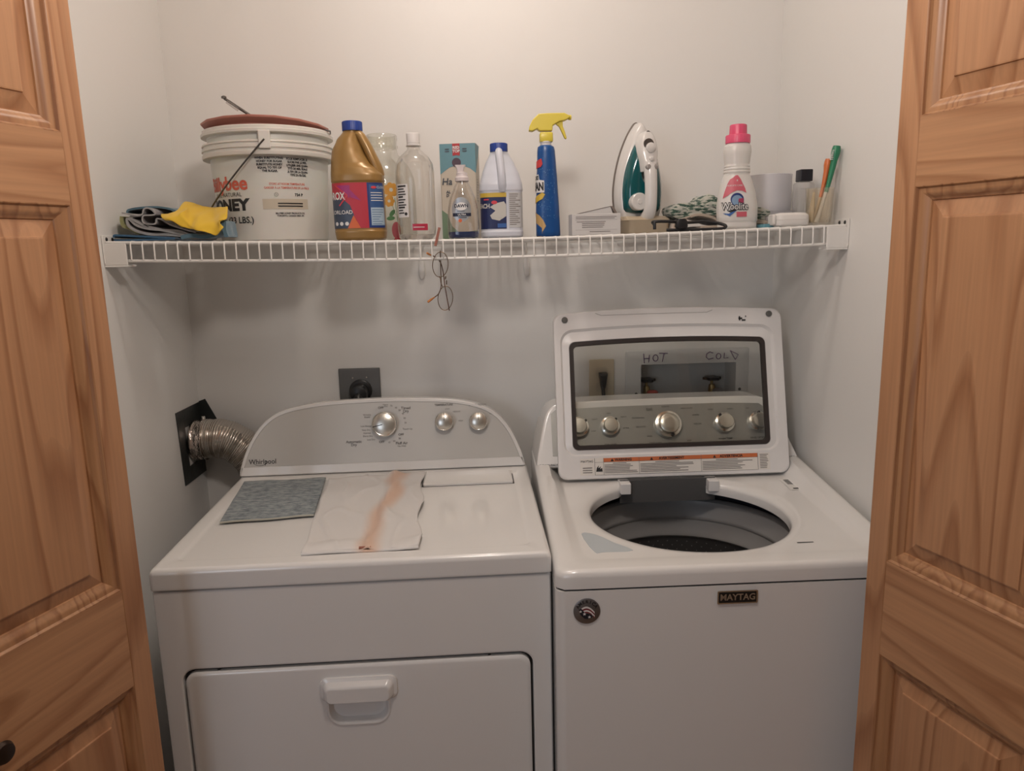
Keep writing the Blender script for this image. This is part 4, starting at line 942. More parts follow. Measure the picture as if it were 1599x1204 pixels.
# ---- gold bleach bottle
gx, gy = 0.5235, -0.318; z0 = zsurf(gx)
t = thing('bleach_bottle', 'gold plastic bleach bottle with blue cap and red and navy label', 'bottle', (gx, gy, z0))
M_gold = mat('gold_plastic', (0.31, 0.18, 0.055), 0.34, metal=0.2, coat=0.15)
gb = Body([(0.0, 0.050, 0.034, 3, 0.0, 0), (0.004, 0.0545, 0.038, 3, 0.0, 0), (0.020, 0.0565, 0.040, 3, 0, 0), (0.022, 0.0560, 0.0395, 3, 0, 0), (0.124, 0.0560, 0.0395, 3, -0.001, 0), (0.127, 0.0575, 0.041, 3, -0.001, 0), (0.140, 0.0575, 0.041, 2.8, -0.001, 0), (0.152, 0.053, 0.039, 2.5, -0.005, 0), (0.166, 0.044, 0.035, 2.4, -0.013, 0), (0.190, 0.036, 0.031, 2.2, -0.018, 0), (0.215, 0.026, 0.025, 2, -0.016, 0), (0.232, 0.0185, 0.0185, 2, -0.009, 0), (0.238, 0.0175, 0.0175, 2, -0.007, 0)])
obj('bottle_body', gb.mesh(B(), 5), M_gold, t, 50)
pts = spline([(-0.002, -0.004, 0.229), (0.010, -0.006, 0.224), (0.023, -0.007, 0.203), (0.034, -0.007, 0.178), (0.043, -0.005, 0.155), (0.046, -0.003, 0.138)], 8)
obj('bottle_handle', tube(B(), pts, [0.009+0.004*i/(len(pts)-1) for i in range(len(pts))], 18, flat=1.25), M_gold, t, 60)
cap_ribbed(t, 'bottle_cap', (-0.0065, 0), 0.0215, 0.234, 0.254, M_navycap, 40, 0.02)
_gput = gb.put
gb.put = lambda d, q, x0, z0, off=0.0006, ref=None: _gput(d, q, x0+0.016, z0, off)
bm = wraprect(B(), gb, -0.078, 0.008, 0.026, 0.1225); obj('front_label', bm, mat('label_crimson', (0.46, 0.03, 0.05), 0.4), t, 0)
bm = B()
wrappoly(bm, gb, [(-0.078, 0.026), (-0.034, 0.026), (-0.022, 0.052), (-0.030, 0.075), (-0.044, 0.088), (-0.078, 0.088)]); obj('label_slate', bm, mat('label_slate', (0.05, 0.07, 0.11), 0.4), t, 0)
bm = wrappoly(B(), gb, [(-0.038, 0.026), (-0.010, 0.026), (-0.024, 0.054)], 0.0012); obj('label_orange', bm, mat('label_orange', (0.62, 0.13, 0.035), 0.4), t, 0)
bm = wrappoly(B(), gb, [(-0.060, 0.117), (-0.028, 0.117), (-0.030, 0.090), (-0.050, 0.105)], 0.0010); wrappoly(bm, gb, [(-0.030, 0.110), (-0.006, 0.084), (-0.028, 0.092)], 0.0010); obj('label_magenta', bm, mat('label_magenta', (0.33, 0.03, 0.16), 0.4), t, 0)
bm = wraprect(B(), gb, 0.008, 0.050, 0.0265, 0.122, 0.0008); obj('back_label', bm, mat('label_navy', (0.015, 0.035, 0.17), 0.4), t, 0)
bm = wraprect(B(), gb, 0.0125, 0.047, 0.030, 0.118, 0.0010)
obj('back_label_panel', bm, mat('label_midblue', (0.03, 0.09, 0.25), 0.4), t, 0)
bm = wraprect(B(), gb, 0.0135, 0.0465, 0.032, 0.0695, 0.0013); obj('back_label_text_panel', bm, mat('label_paleblue', (0.38, 0.50, 0.60), 0.4), t, 0)
M_lw = mat('print_white', (0.75, 0.74, 0.73), 0.5)
bm = B(); wraptext(bm, gb, 'CLOROX', -0.040, 0.094, 0.0215, 'RIGHT', 0.0007, 0.68, 0.0016); wraptext(bm, gb, 'COLORLOAD', -0.0250, 0.060, 0.0115, 'RIGHT', 0.0001, 0.95, 0.0016)
wraptext(bm, gb, 'CLOROX', 0.0285, 0.112, 0.007, 'LEFT', 0, 1, 0.0016); plainrows(bm, lambda b, q: gb.put(b, q, 0, 0, 0.0014), 0.015, 0.045, 0.100, 0.0055, 4, 0.0016, 5, 0.7)
for k in range(3): wrappoly(bm, gb, disc(-0.063+k*0.012, 0.036, 0.0042, 12), 0.0015)
obj('label_lettering', bm, M_lw, t, 0)
bm = B()
for a, b in (((-0.062, 0.1185), (-0.034, 0.096)), ((-0.034, 0.096), (-0.053, 0.074))):
    d = Vector((b[0]-a[0], b[1]-a[1])).normalized(); n_ = Vector((-d.y, d.x))*0.0013
    wrappoly(bm, gb, [(a[0]+n_.x, a[1]+n_.y), (b[0]+n_.x, b[1]+n_.y), (b[0]-n_.x, b[1]-n_.y), (a[0]-n_.x, a[1]-n_.y)], 0.0016)
wrappoly(bm, gb, disc(0.022, 0.112, 0.006, 16, 0.0028), 0.0015)
obj('label_outline', bm, mat('logo_red', (0.60, 0.05, 0.07), 0.4), t, 0)
bm = B(); plainrows(bm, lambda b, q: gb.put(b, q, 0, 0, 0.0015), 0.0155, 0.045, 0.064, 0.005, 7, 0.0012, 6, 0.5); obj('fine_print', bm, mat('fine_blue', (0.06, 0.12, 0.25), 0.5), t, 0)

# ---- big glass jar with painted flowers
jx, jy = 0.5545, -0.128; z0 = zsurf(jx)
t = thing('glass_jar', 'large clear glass jar painted with yellow flowers, behind the gold bleach bottle', 'jar', (jx, jy, z0))
prof = [(0.060, 0.0), (0.072, 0.001), (0.0765, 0.008), (0.0768, 0.125), (0.074, 0.150), (0.064, 0.176), (0.048, 0.196), (0.0385, 0.206), (0.0360, 0.214), (0.0358, 0.220), (0.0385, 0.222), (0.0385, 0.226), (0.0358, 0.228), (0.0358, 0.238), (0.0375, 0.240), (0.0375, 0.250), (0.0350, 0.253), (0.0335, 0.250), (0.0335, 0.22)]
obj('jar_glass', lathe(B(), prof, 64, cap1=False), clear('jar_clear_glass', 'FAFAF6', 0.30, 0.012), t, 60)
jb = Body([(0.0, 0.0768, 0.0768, 2, 0, 0), (0.2, 0.0768, 0.0768, 2, 0, 0)], 64)
M_fl = mat('painted_yellow', (0.60, 0.30, 0.05), 0.5); M_lf = mat('painted_green', (0.08, 0.20, 0.08), 0.5)
def flower(bm, x, z, r, n=7):
    for k in range(n):
        a = 2*PI*k/n; wrappoly(bm, jb, [(x+r*0.6*math.cos(a)+r*0.38*math.cos(q), z+r*0.6*math.sin(a)+r*0.38*math.sin(q)) for q in [2*PI*i/10 for i in range(10)]], 0.0008)
for fx, fz, fr2 in ((0.026, 0.118, 0.018), (0.020, 0.092, 0.014), (-0.03, 0.10, 0.016), (0.052, 0.095, 0.013)):
    bm = B(); flower(bm, fx, fz, fr2); obj('painted_flower', bm, M_fl, t, 0)
bm = B()
for x, z, a, l in ((0.026, 0.064, 0.9, 0.02), (0.022, 0.052, 0.1, 0.020), (0.046, 0.070, 1.8, 0.016), (-0.02, 0.066, 2.2, 0.018)):
    wrappoly(bm, jb, [(x+l*(0.5*math.cos(q))*math.cos(a)-l*0.25*math.sin(q)*math.sin(a), z+l*0.5*math.cos(q)*math.sin(a)+l*0.25*math.sin(q)*math.cos(a)) for q in [2*PI*i/12 for i in range(12)]], 0.0008)
for x0, x1_, z0_, z1_ in ((0.034, 0.040, 0.020, 0.10), (0.022, 0.034, 0.060, 0.10)):
    wrappoly(bm, jb, [(x1_-0.0006, z0_), (x1_+0.0006, z0_), (x0+0.0006, z1_), (x0-0.0006, z1_)], 0.0007)
obj('painted_leaves', bm, M_lf, t, 0)
bm = wrappoly(B(), jb, disc(0.034, 0.024, 0.011, 16, 0.020), 0.0008); obj('painted_tulip', bm, mat('painted_pink', (0.42, 0.10, 0.12), 0.5), t, 0)
obj('jar_base_print', wrappoly(B(), jb, [(0.026, 0.002), (0.044, 0.002), (0.036, 0.012)], 0.0008), mat('painted_red', (0.35, 0.03, 0.04), 0.5), t, 0)

# ---- clear soda-style bottle
bx, by = 0.6485, -0.325; z0 = zsurf(bx)
t = thing('clear_bottle', 'empty clear plastic bottle with white cap and white label', 'bottle', (bx, by, z0))
bb = Body([(0.0, 0.026, 0.026, 2, 0, 0), (0.003, 0.034, 0.034, 2, 0, 0), (0.010, 0.0405, 0.0405, 2, 0, 0), (0.022, 0.0420, 0.0420, 2, 0, 0), (0.075, 0.0425, 0.0425, 2, 0, 0), (0.145, 0.0425, 0.0425, 2, 0, 0), (0.162, 0.0405, 0.0405, 2, 0, 0), (0.176, 0.0330, 0.0330, 2, 0, 0), (0.188, 0.0200, 0.0200, 2, 0, 0), (0.193, 0.0145, 0.0145, 2, 0, 0), (0.198, 0.0130, 0.0130, 2, 0, 0), (0.199, 0.0165, 0.0165, 2, 0, 0), (0.201, 0.0165, 0.0165, 2, 0, 0), (0.202, 0.0135, 0.0135, 2, 0, 0)], 56)
bm = bb.mesh(B(), 3, False, False)
obj('bottle_body', bm, clear('clear_pet', 'FBFAF8', 0.32, 0.015), t, 60)
obj('bottle_base', lathe(B(), [(0.005, 0.010), (0.018, 0.007), (0.026, 0.001), (0.033, 0.0008), (0.036, 0.005), (0.039, 0.012)], 40, cap0=True, cap1=False), clear('pet_base', 'F0EEEC', 0.5, 0.10, 'D8D0CC'), t)
obj('neck_ring', lathe(B(), [(0.0130, 0.200), (0.0152, 0.2005), (0.0152, 0.2045), (0.0140, 0.2055)], 32), mat('cap_white', (0.74, 0.72, 0.70), 0.4), t)
cap_ribbed(t, 'bottle_cap', (0, 0), 0.0142, 0.206, 0.2275, MATS['cap_white'], 40, 0.02)
bm = wraprect(B(), bb, -0.044, -0.013, 0.048, 0.118, 0.0006); obj('label', bm, MATS['print_white'], t, 0)
bm = B()
for k, (x0, x1_) in enumerate(((-0.046, -0.022), (-0.046, -0.027), (-0.045, -0.024), (-0.046, -0.0225), (-0.045, -0.03), (-0.046, -0.024), (-0.046, -0.028), (-0.046, -0.0225), (-0.045, -0.026), (-0.046, -0.031), (-0.045, -0.028))):
    wraprect(bm, bb, x0+0.0045, x1_+0.0045, 0.112-k*0.0056, 0.1145-k*0.0056+(0.001 if k % 4 == 0 else 0), 0.001, 4, 1)
wrappoly(bm, bb, disc(-0.0195, 0.055, 0.0035, 16), 0.001)
obj('label_print', bm, M_ink, t, 0)
bm = wraprect(B(), bb, -0.006, 0.028, 0.0195, 0.0335, 0.0006); obj('red_sticker', bm, mat('sticker_red', (0.45, 0.03, 0.07), 0.4), t, 0)
bm = wraprect(B(), bb, -0.004, 0.020, 0.0255, 0.0270, 0.0010, 8, 1); obj('sticker_print', bm, M_lw, t, 0)

# ---- tall carton
kx, ky = 0.7455, -0.215; z0 = zsurf(kx)
t = thing('drink_carton', 'tall blue and cream carton standing behind the clear dish soap bottle', 'carton', (kx, ky, z0), math.radians(-7))
KX, KY, KZ = 0.0415, 0.031, 0.2175
obj('carton_box', loft(B(), [[(p[0], p[1], z) for p in rrect(-KX, KX, -KY, KY, 0.002, 2)] for z in (0, KZ-0.0015)]), mat('carton_cream', (0.56, 0.50, 0.41), 0.5), t, 0, bevel=0.001)
cf = lambda off: (lambda q: Vector((q.x, -KY-off, q.y)))
cs = lambda off: (lambda q: Vector((KX+off, q.x, q.y)))
M_cb = mat('carton_blue', (0.13, 0.28, 0.33), 0.5)
bm = B(); merge(bm, poly_bm([(-KX, KZ-0.002), (-KX, 0.148), (-0.033, 0.154), (-0.020, 0.163), (-0.005, 0.167), (0.012, 0.166), (0.028, 0.160), (KX, 0.149), (KX, KZ-0.002)]), cf(0.0004)); obj('front_blue', bm, M_cb, t, 0)
bm = B(); merge(bm, poly_bm([(-KY, 0.149), (-KY, KZ-0.002), (KY, KZ-0.002), (0.012, 0.190)]), cs(0.0004)); obj('side_blue', bm, M_cb, t, 0)
bm = B(); merge(bm, poly_bm([(-KX, 0.0), (-KX, 0.068), (-0.028, 0.058), (-0.018, 0.030), (0.0, 0.014), (KX, 0.020), (KX, 0.0)]), cf(0.0004)); obj('front_green', bm, mat('carton_green', (0.16, 0.24, 0.15), 0.5), t, 0)
bm = B(); merge(bm, rect_bm(-0.0115, 0.0055, 0.190, KZ-0.002), cf(0.0008)); merge(bm, poly_bm([(-0.0115, 0.1905), (0.0055, 0.1905), (0.0055, 0.1885), (-0.003, 0.190), (-0.0115, 0.1885)]), cf(0.0008)); obj('red_tab', bm, mat('tab_red', (0.42, 0.025, 0.03), 0.45), t, 0)
bm = B(); merge(bm, text_bm('RED', 0.0085, 'CENTER', 0.0003), lambda q: Vector((-0.003+q.x, -KY-0.0012, 0.2065+q.y))); merge(bm, text_bm('TOP', 0.0085, 'CENTER', 0.0003), lambda q: Vector((-0.003+q.x, -KY-0.0012, 0.1985+q.y))); obj('tab_lettering', bm, M_lw, t, 0)
bm = B(); merge(bm, poly_bm(disc(-0.003, 0.1735, 0.0105, 24)), cf(0.0008)); obj('round_seal', bm, mat('seal_plum', (0.07, 0.04, 0.06), 0.5), t, 0)
bm = B()
for s, x, z, sz, sh in (('Ha', -0.026, 0.131, 0.021, 0), ('AL', -0.024, 0.108, 0.0085, 0), ('D', -0.026, 0.1000, 0.0085, 0)): merge(bm, text_bm(s, sz, 'CENTER', 0.0004), lambda q: Vector((x+q.x+0.15*q.y, -KY-0.0012, z+q.y)))
for x in (-0.024, 0.0165):
    for z in (0.2035, 0.1985): merge(bm, rect_bm(x-0.005, x+0.005, z-0.0012, z+0.0012), cf(0.0012))
for k in range(9): merge(bm, rect_bm(-0.02, -0.02+0.012+0.004*(k % 3), 0.135-k*0.006, 0.1362-k*0.006), cs(0.0006))
obj('carton_lettering', bm, mat('carton_ink', (0.06, 0.07, 0.09), 0.5), t, 0)

# ---- dish soap
dx_, dy_ = 0.7525, -0.348; z0 = zsurf(dx_)
t = thing('dish_soap_bottle', 'small clear dish soap bottle with silver label and a little blue liquid', 'bottle', (dx_, dy_, z0))
db = Body([(0.0, 0.031, 0.019, 2.6, 0, 0), (0.004, 0.0340, 0.0215, 2.6, 0, 0), (0.030, 0.0350, 0.022, 2.4, 0, 0), (0.060, 0.0335, 0.0215, 2.2, 0, 0), (0.085, 0.0290, 0.020, 2.1, 0, 0), (0.105, 0.0210, 0.0165, 2, 0, 0), (0.117, 0.0150, 0.0135, 2, 0, 0), (0.123, 0.0125, 0.0125, 2, 0, 0)], 40)
obj('bottle_body', db.mesh(B(), 4, False, False), clear('soap_clear', 'FAF8F6', 0.34, 0.015), t, 60)
bl = Body([(0.001, 0.029, 0.017, 2.6, 0, 0), (0.004, 0.0325, 0.0200, 2.6, 0, 0), (0.0150, 0.0332, 0.0205, 2.5, 0, 0)], 40)
obj('blue_liquid', bl.mesh(B(), 2), mat('soap_blue', (0.01, 0.03, 0.12), 0.15), t, 60)
M_flip = mat('flip_cap_frost', (0.66, 0.60, 0.60), 0.3)
c_ = obj('bottle_cap', lathe(B(), [(0.0125, 0.121), (0.0150, 0.123), (0.0150, 0.130), (0.0135, 0.1315), (0.0120, 0.1340), (0.0122, 0.1400), (0.0085, 0.1415)], 32), M_flip, t)
obj('flip_top', loft(B(), [[(x_, y_, z_) for x_, y_ in rrect(-a_-0.003, a_-0.003, -0.006, 0.006, 0.003, 3)] for z_, a_ in ((0.1400, 0.007), (0.150, 0.0085), (0.1555, 0.0115), (0.157, 0.0115))]), M_flip, c_, 40)
M_sil = mat('label_silver', (0.42, 0.44, 0.46), 0.3, metal=0.6)
bm = wrappoly(B(), db, disc(-0.003, 0.062, 0.0210, 28, 0.026), 0.0008); obj('label', bm, M_sil, t, 0)
bm = wraprect(B(), db, -0.0215, 0.0175, 0.0475, 0.0545, 0.0011, 10, 2); wraprect(bm, db, -0.010, 0.008, 0.0440, 0.0455, 0.0011, 6, 1); wraprect(bm, db, -0.012, 0.004, 0.058, 0.0590, 0.0011, 6, 1); wraptext(bm, db, 'DAWN', -0.003, 0.0695, 0.0095, 'CENTER', 0.0003, 0.95, 0.0016)
obj('label_band', bm, mat('band_navy', (0.01, 0.015, 0.04), 0.4), t, 0)
bm = wrappoly(B(), db, disc(-0.003, 0.0685, 0.0125, 24, 0.0085), 0.0010); wraptext(bm, db, 'ULTRA', -0.002, 0.051, 0.0055, 'CENTER', 0.0001, 1, 0.0016); obj('label_white', bm, M_lw, t, 0)
bm = wrappoly(B(), db, disc(-0.006, 0.0385, 0.004, 12, 0.004), 0.0011); obj('label_dots', bm, MATS['label_orange'], t, 0)

# ---- white bleach bottle
wx, wy = 0.8385, -0.285; z0 = zsurf(wx)
t = thing('bleach_jug', 'white bleach jug with blue cap, front handle and navy label', 'bottle', (wx, wy, z0))
M_bw = mat('bleach_white', (0.62, 0.65, 0.72), 0.35)
wb = Body([(0.0, 0.044, 0.032, 3.2, 0, 0), (0.004, 0.0485, 0.0365, 3.2, 0, 0), (0.014, 0.0490, 0.037, 3.2, 0, 0), (0.016, 0.0480, 0.036, 3.2, 0, 0), (0.102, 0.0480, 0.036, 3.2, 0, 0), (0.105, 0.0495, 0.037, 3.0, 0, 0), (0.118, 0.0485, 0.0365, 2.8, 0, 0), (0.140, 0.0430, 0.0320, 2.4, 0, 0.002), (0.165, 0.0330, 0.0250, 2.2, -0.001, 0.004), (0.183, 0.0230, 0.0190, 2, -0.002, 0.003), (0.194, 0.0175, 0.0175, 2, -0.002, 0.0)])
obj('bottle_body', wb.mesh(B(), 5), M_bw, t, 50)
pts = spline([(-0.003, -0.008, 0.191), (-0.003, -0.024, 0.186), (-0.001, -0.032, 0.165), (0.001, -0.036, 0.14), (0.002, -0.035, 0.118), (0.002, -0.030, 0.104)], 8)
obj('bottle_handle', tube(B(), pts, [0.0080+0.002*i/(len(pts)-1) for i in range(len(pts))], 16), M_bw, t, 60)
cap_ribbed(t, 'bottle_cap', (-0.0025, 0), 0.0195, 0.190, 0.2085, M_navycap, 40, 0.02)
bm = wraprect(B(), wb, -0.056, 0.010, 0.0205, 0.0985, 0.0006); obj('front_label', bm, mat('label_deep_navy', (0.012, 0.02, 0.09), 0.4), t, 0)
bm = wraprect(B(), wb, -0.056, 0.0105, 0.0895, 0.099, 0.0009); obj('yellow_band', bm, mat('band_yellow', (0.60, 0.42, 0.06), 0.4), t, 0)
bm = wrappoly(B(), wb, [(-0.026, 0.068), (-0.014, 0.076), (0.005, 0.080), (0.0095, 0.073), (0.0095, 0.048), (-0.006, 0.038), (-0.022, 0.042), (-0.026, 0.050), (-0.014, 0.060)], 0.0010); wraptext(bm, wb, 'BLEACH', -0.026, 0.070, 0.0135, 'RIGHT', 0.0005, 0.8, 0.0014); wraprect(bm, wb, -0.020, 0.000, 0.0455, 0.0475, 0.0014, 6, 1); obj('label_towels', bm, mat('towel_cream', (0.55, 0.54, 0.50), 0.5), t, 0)
bm = wrappoly(B(), wb, disc(-0.016, 0.078, 0.0065, 18, 0.004), 0.0014); wraprect(bm, wb, -0.040, -0.028, 0.083, 0.086, 0.0012, 4, 1); obj('label_red', bm, MATS['logo_red'], t, 0)
bm = wraprect(B(), wb, -0.010, 0.009, 0.023, 0.032, 0.0010, 6, 2); obj('label_blue', bm, mat('label_bright_blue', (0.04, 0.12, 0.36), 0.4), t, 0)
bm = wraprect(B(), wb, 0.0155, 0.056, 0.023, 0.099, 0.0006); obj('side_label', bm, mat('side_label_grey', (0.56, 0.57, 0.58), 0.5), t, 0)
bm = B(); plainrows(bm, lambda b, q: wb.put(b, q, 0, 0, 0.0009), 0.0170, 0.0460, 0.0945, 0.0044, 16, 0.0018, 9, 0.45); obj('fine_print', bm, MATS['print_grey'], t, 0)

# ---- spray bottle
sx_, sy_ = 0.9440, -0.285; z0 = zsurf(sx_)
t = thing('spray_bottle', 'tall blue spray cleaner bottle with yellow trigger head', 'spray bottle', (sx_, sy_, z0))
sb = Body([(0.0, 0.0250, 0.018, 2.8, 0.0012, 0), (0.003, 0.0278, 0.0205, 2.8, 0.001, 0), (0.06, 0.0268, 0.020, 2.6, 0, 0), (0.12, 0.0240, 0.019, 2.4, -0.0005, 0), (0.165, 0.0215, 0.018, 2.3, -0.001, 0), (0.190, 0.0200, 0.017, 2.2, -0.0015, 0), (0.198, 0.0185, 0.016, 2.2, -0.002, 0), (0.2015, 0.0140, 0.013, 2, -0.002, 0)])
obj('bottle_body', sb.mesh(B(), 5), mat('spray_blue', (0.008, 0.075, 0.27), 0.3, vary=(30, 0.2)), t, 50)
obj('neck', lathe(B(), [(0.0125, 0.200), (0.0125, 0.207), (0.014, 0.2075), (0.014, 0.210)], 32, (-0.002, 0, 0)), M_lw, t)
M_yel = mat('trigger_yellow', (0.70, 0.58, 0.07), 0.35)
def sp(u, v): return ((820+u/5.875-851.5)*0.001475, (368.5-(170+v/5.875))*0.001435)
bm = loft(B(), [[(p[0]*k-0.001, p[1]*k, z) for p in rrect(-0.0148, 0.0148, -0.0130, 0.0130, 0.003, 3)] for z, k in ((0.2090, 0.95), (0.2105, 1.0), (0.226, 0.98), (0.229, 0.9))])
hd = obj('trigger_head', bm, M_yel, t, 40)
out_ = [sp(*q) for q in ((25, 212), (34, 170), (60, 118), (115, 66), (200, 62), (345, 62), (388, 85), (394, 100), (378, 112), (352, 126), (300, 136), (262, 156), (240, 168), (236, 216), (120, 216), (100, 196), (60, 216))]
bm = prism(B(), out_, -0.0105, 0.0105)
obj('spray_shroud', bm, M_yel, hd, 40, bevel=0.003, seg=3)
bm = B(); prism(bm, [sp(*q) for q in ((262, 150), (298, 178), (322, 228), (344, 278), (356, 288), (366, 284), (350, 225), (332, 178), (330, 128), (300, 135))], -0.0055, 0.0055); obj('trigger', bm, M_yel, hd, 40, bevel=0.0015)
obj('nozzle', lathe(B(), [(0.0055, 0), (0.0055, 0.006), (0.003, 0.007)], 16, (sp(383, 98)[0], 0, sp(383, 98)[1]), 'X'), M_yel, hd)
bm = wrappoly(B(), sb, [(-0.032, 0.166), (-0.012, 0.172), (-0.010, 0.160), (-0.014, 0.154), (-0.032, 0.150)], 0.0014); obj('red_burst', bm, mat('burst_red', (0.55, 0.05, 0.05), 0.4), t, 0)
bm = wrappoly(B(), sb, [(-0.034, 0.000), (-0.016, 0.000), (-0.014, 0.012), (-0.006, 0.024), (-0.012, 0.038), (-0.020, 0.048), (-0.034, 0.056)], 0.0014)
obj('beige_splash', bm, mat('splash_beige', (0.52, 0.34, 0.14), 0.5), t, 0)
bm = wrappoly(B(), sb, [(-0.036, 0.073), (-0.012, 0.084), (-0.006, 0.094), (-0.012, 0.098), (-0.036, 0.086)], 0.0014); obj('yellow_swoosh', bm, MATS['band_yellow'], t, 0)
bm = wrappoly(B(), sb, [(-0.040, 0.098), (-0.0075, 0.098), (-0.0075, 0.124), (-0.018, 0.126), (-0.020, 0.138), (-0.040, 0.136)], 0.0014); obj('word_backing', bm, M_lw, t, 0)
bm = B(); wraptext(bm, sb, 'CLEAN', -0.0085, 0.1105, 0.0235, 'RIGHT', 0.0012, 0.62, 0.0020); wraptext(bm, sb, 'OXI', -0.020, 0.130, 0.012, 'RIGHT', 0.0006, 0.8, 0.0020); obj('label_lettering', bm, M_ink, t, 0)
bm = B(); r_ = random.Random(12)
for k in range(90):
    a = r_.uniform(-0.022, 0.016); z = r_.uniform(0.04, 0.158); s_ = r_.uniform(0.0004, 0.0011)
    if a < -0.008 and 0.095 < z < 0.14: continue
    sb.put(bm, poly_bm([(a-s_*0.5, z), (a+s_*0.3, z-s_), (a+s_*0.9, z+s_*2.0)]), 0, 0, 0.0008)
obj('water_spots', bm, mat('spot_blue', (0.22, 0.42, 0.62), 0.4), t, 0)
bm = B(); plainrows(bm, lambda b, q: sb.put(b, q, 0, 0, 0.0008), 0.0330, 0.0385, 0.118, 0.0045, 12, 0.0016, 3, 0.5); obj('fine_print', bm, MATS['side_label_grey'], t, 0)

# ---- small white box and the folded card behind it
qx, qy = 1.0480, -0.310; z0 = zsurf(qx)
t = thing('small_box', 'small flat white cardboard box with grey print, left of the iron', 'box', (qx, qy, z0), math.radians(2))
obj('carton', box(B(), -0.0545, 0.0555, -0.022, 0.032, 0, 0.0470), mat('white_card', (0.62, 0.61, 0.60), 0.5), t, 0, bevel=0.0008)
bm = B(); r_ = random.Random(5)
ff = lambda q: Vector((q.x, -0.0224, q.y))
for k in range(2): merge(bm, rect_bm(-0.046, 0.046-0.004*k, 0.0395-k*0.0035, 0.0408-k*0.0035), ff)
for k in range(4): merge(bm, rect_bm(-0.044+(0.012 if k else 0), 0.034-r_.uniform(0, 0.02), 0.0285-k*0.0040, 0.0300-k*0.0040), ff)
merge(bm, rect_bm(-0.015, 0.032, 0.0070, 0.0084), ff)
for a, b, c_, d in ((-0.047, 0.048, 0.0330, 0.0334), (-0.047, 0.048, 0.0115, 0.0119)): merge(bm, rect_bm(a, b, c_, d), ff)
obj('box_print', bm, MATS['print_grey'], t, 0)
t = thing('folded_card', 'stiff white folded card standing as a wedge behind the small white box', 'card', (1.055, -0.245, zsurf(1.05)))
bm = B(); prism(bm, [(-0.050, 0.0), (0.063, 0.0), (0.052, 0.030), (0.040, 0.0655), (-0.049, 0.0475)], -0.004, 0.016); obj('card_body', bm, MATS['white_card'], t, 0)
bm = B(); prism(bm, [(0.040, 0.0665), (0.046, 0.0670), (0.066, 0.034), (0.060, 0.034)], -0.006, 0.018); prism(bm, [(-0.049, 0.0478), (0.040, 0.0658), (0.040, 0.0668), (-0.049, 0.0488)], -0.005, 0.017); obj('card_edge', bm, mat('taupe_edge', (0.20, 0.16, 0.14), 0.5), t, 0)

# ---- steam iron standing on its heel
ix, iy = 1.1735, -0.225; z0 = zsurf(ix)
t = thing('steam_iron', 'white and teal steam iron standing upright on its heel, tip up', 'iron', (ix, iy, z0), math.radians(12))
sole = [(-0.046, 0.030), (-0.054, 0.055), (-0.0575, 0.085), (-0.0565, 0.115), (-0.051, 0.150), (-0.040, 0.190), (-0.024, 0.228), (-0.009, 0.252), (0.0, 0.2600), (0.009, 0.252), (0.024, 0.228), (0.040, 0.190), (0.051, 0.150), (0.0565, 0.115), (0.0575, 0.085), (0.054, 0.055), (0.046, 0.030)]
so = [(p.x, p.y) for p in spline([(a, b, 0) for a, b in sole], 4)]
def ilayer(k, d, y): return [(x*k, y, (z-0.030)*(1-d)+0.030+d*0.04) for x, z in so]
obj('soleplate', loft(B(), [ilayer(0.97, 0.0, 0.046), ilayer(1.0, 0.0, 0.044), ilayer(1.0, 0.0, 0.036), ilayer(0.98, 0.006, 0.034)]), mat('soleplate_grey', (0.16, 0.135, 0.12), 0.35, metal=0.4), t, 40)
M_iw = mat('iron_white', (0.70, 0.69, 0.67), 0.25, coat=0.3)
obj('iron_shell', loft(B(), [ilayer(0.985, 0.012, 0.035), ilayer(1.0, 0.018, 0.026), ilayer(0.985, 0.022, 0.014), ilayer(0.95, 0.035, 0.006), ilayer(0.88, 0.06, 0.001), ilayer(0.60, 0.15, -0.003)]), M_iw, t, 60)
M_teal = mat('teal_tank', (0.004, 0.085, 0.095), 0.12, coat=0.6)
tk = [(-0.040, 0.052), (-0.047, 0.075), (-0.048, 0.105), (-0.043, 0.140), (-0.032, 0.175), (-0.020, 0.200), (-0.014, 0.204), (-0.013, 0.175), (-0.016, 0.150), (-0.012, 0.130), (0.0, 0.118), (0.012, 0.130), (0.016, 0.150), (0.013, 0.175), (0.014, 0.204), (0.020, 0.200), (0.032, 0.175), (0.043, 0.140), (0.048, 0.105), (0.047, 0.075), (0.040, 0.052), (0.0, 0.048)]
tk = [(p.x, p.y) for p in spline([(a, b, 0) for a, b in tk], 3, True)]
def tl(k, y): return [(x*k, y+0.006*(x*k)**2/0.05**2, 0.105+(z-0.105)*k) for x, z in tk]
obj('water_tank', loft(B(), [tl(1.03, 0.008), tl(1.02, -0.004), tl(0.97, -0.013), tl(0.88, -0.019), tl(0.70, -0.024)]), M_teal, t, 60)
hp = spline([(0, -0.026, 0.034), (0, -0.046, 0.050), (0, -0.052, 0.085), (0, -0.050, 0.125), (0, -0.044, 0.155)], 8)
n_ = len(hp); obj('iron_handle', tube(B(), hp, [0.0155-0.002*math.sin(PI*i/n_) for i in range(n_)], 24, flat=1.05), M_iw, t, 60)
hl = [(x, z) for x, z in ((-0.014, 0.140), (-0.017, 0.160), (-0.021, 0.185), (-0.018, 0.210), (-0.010, 0.226), (0, 0.231), (0.010, 0.226), (0.018, 0.210), (0.021, 0.185), (0.017, 0.160), (0.014, 0.140))]
hl = [(p.x, p.y) for p in spline([(a, b, 0) for a, b in hl], 3)]
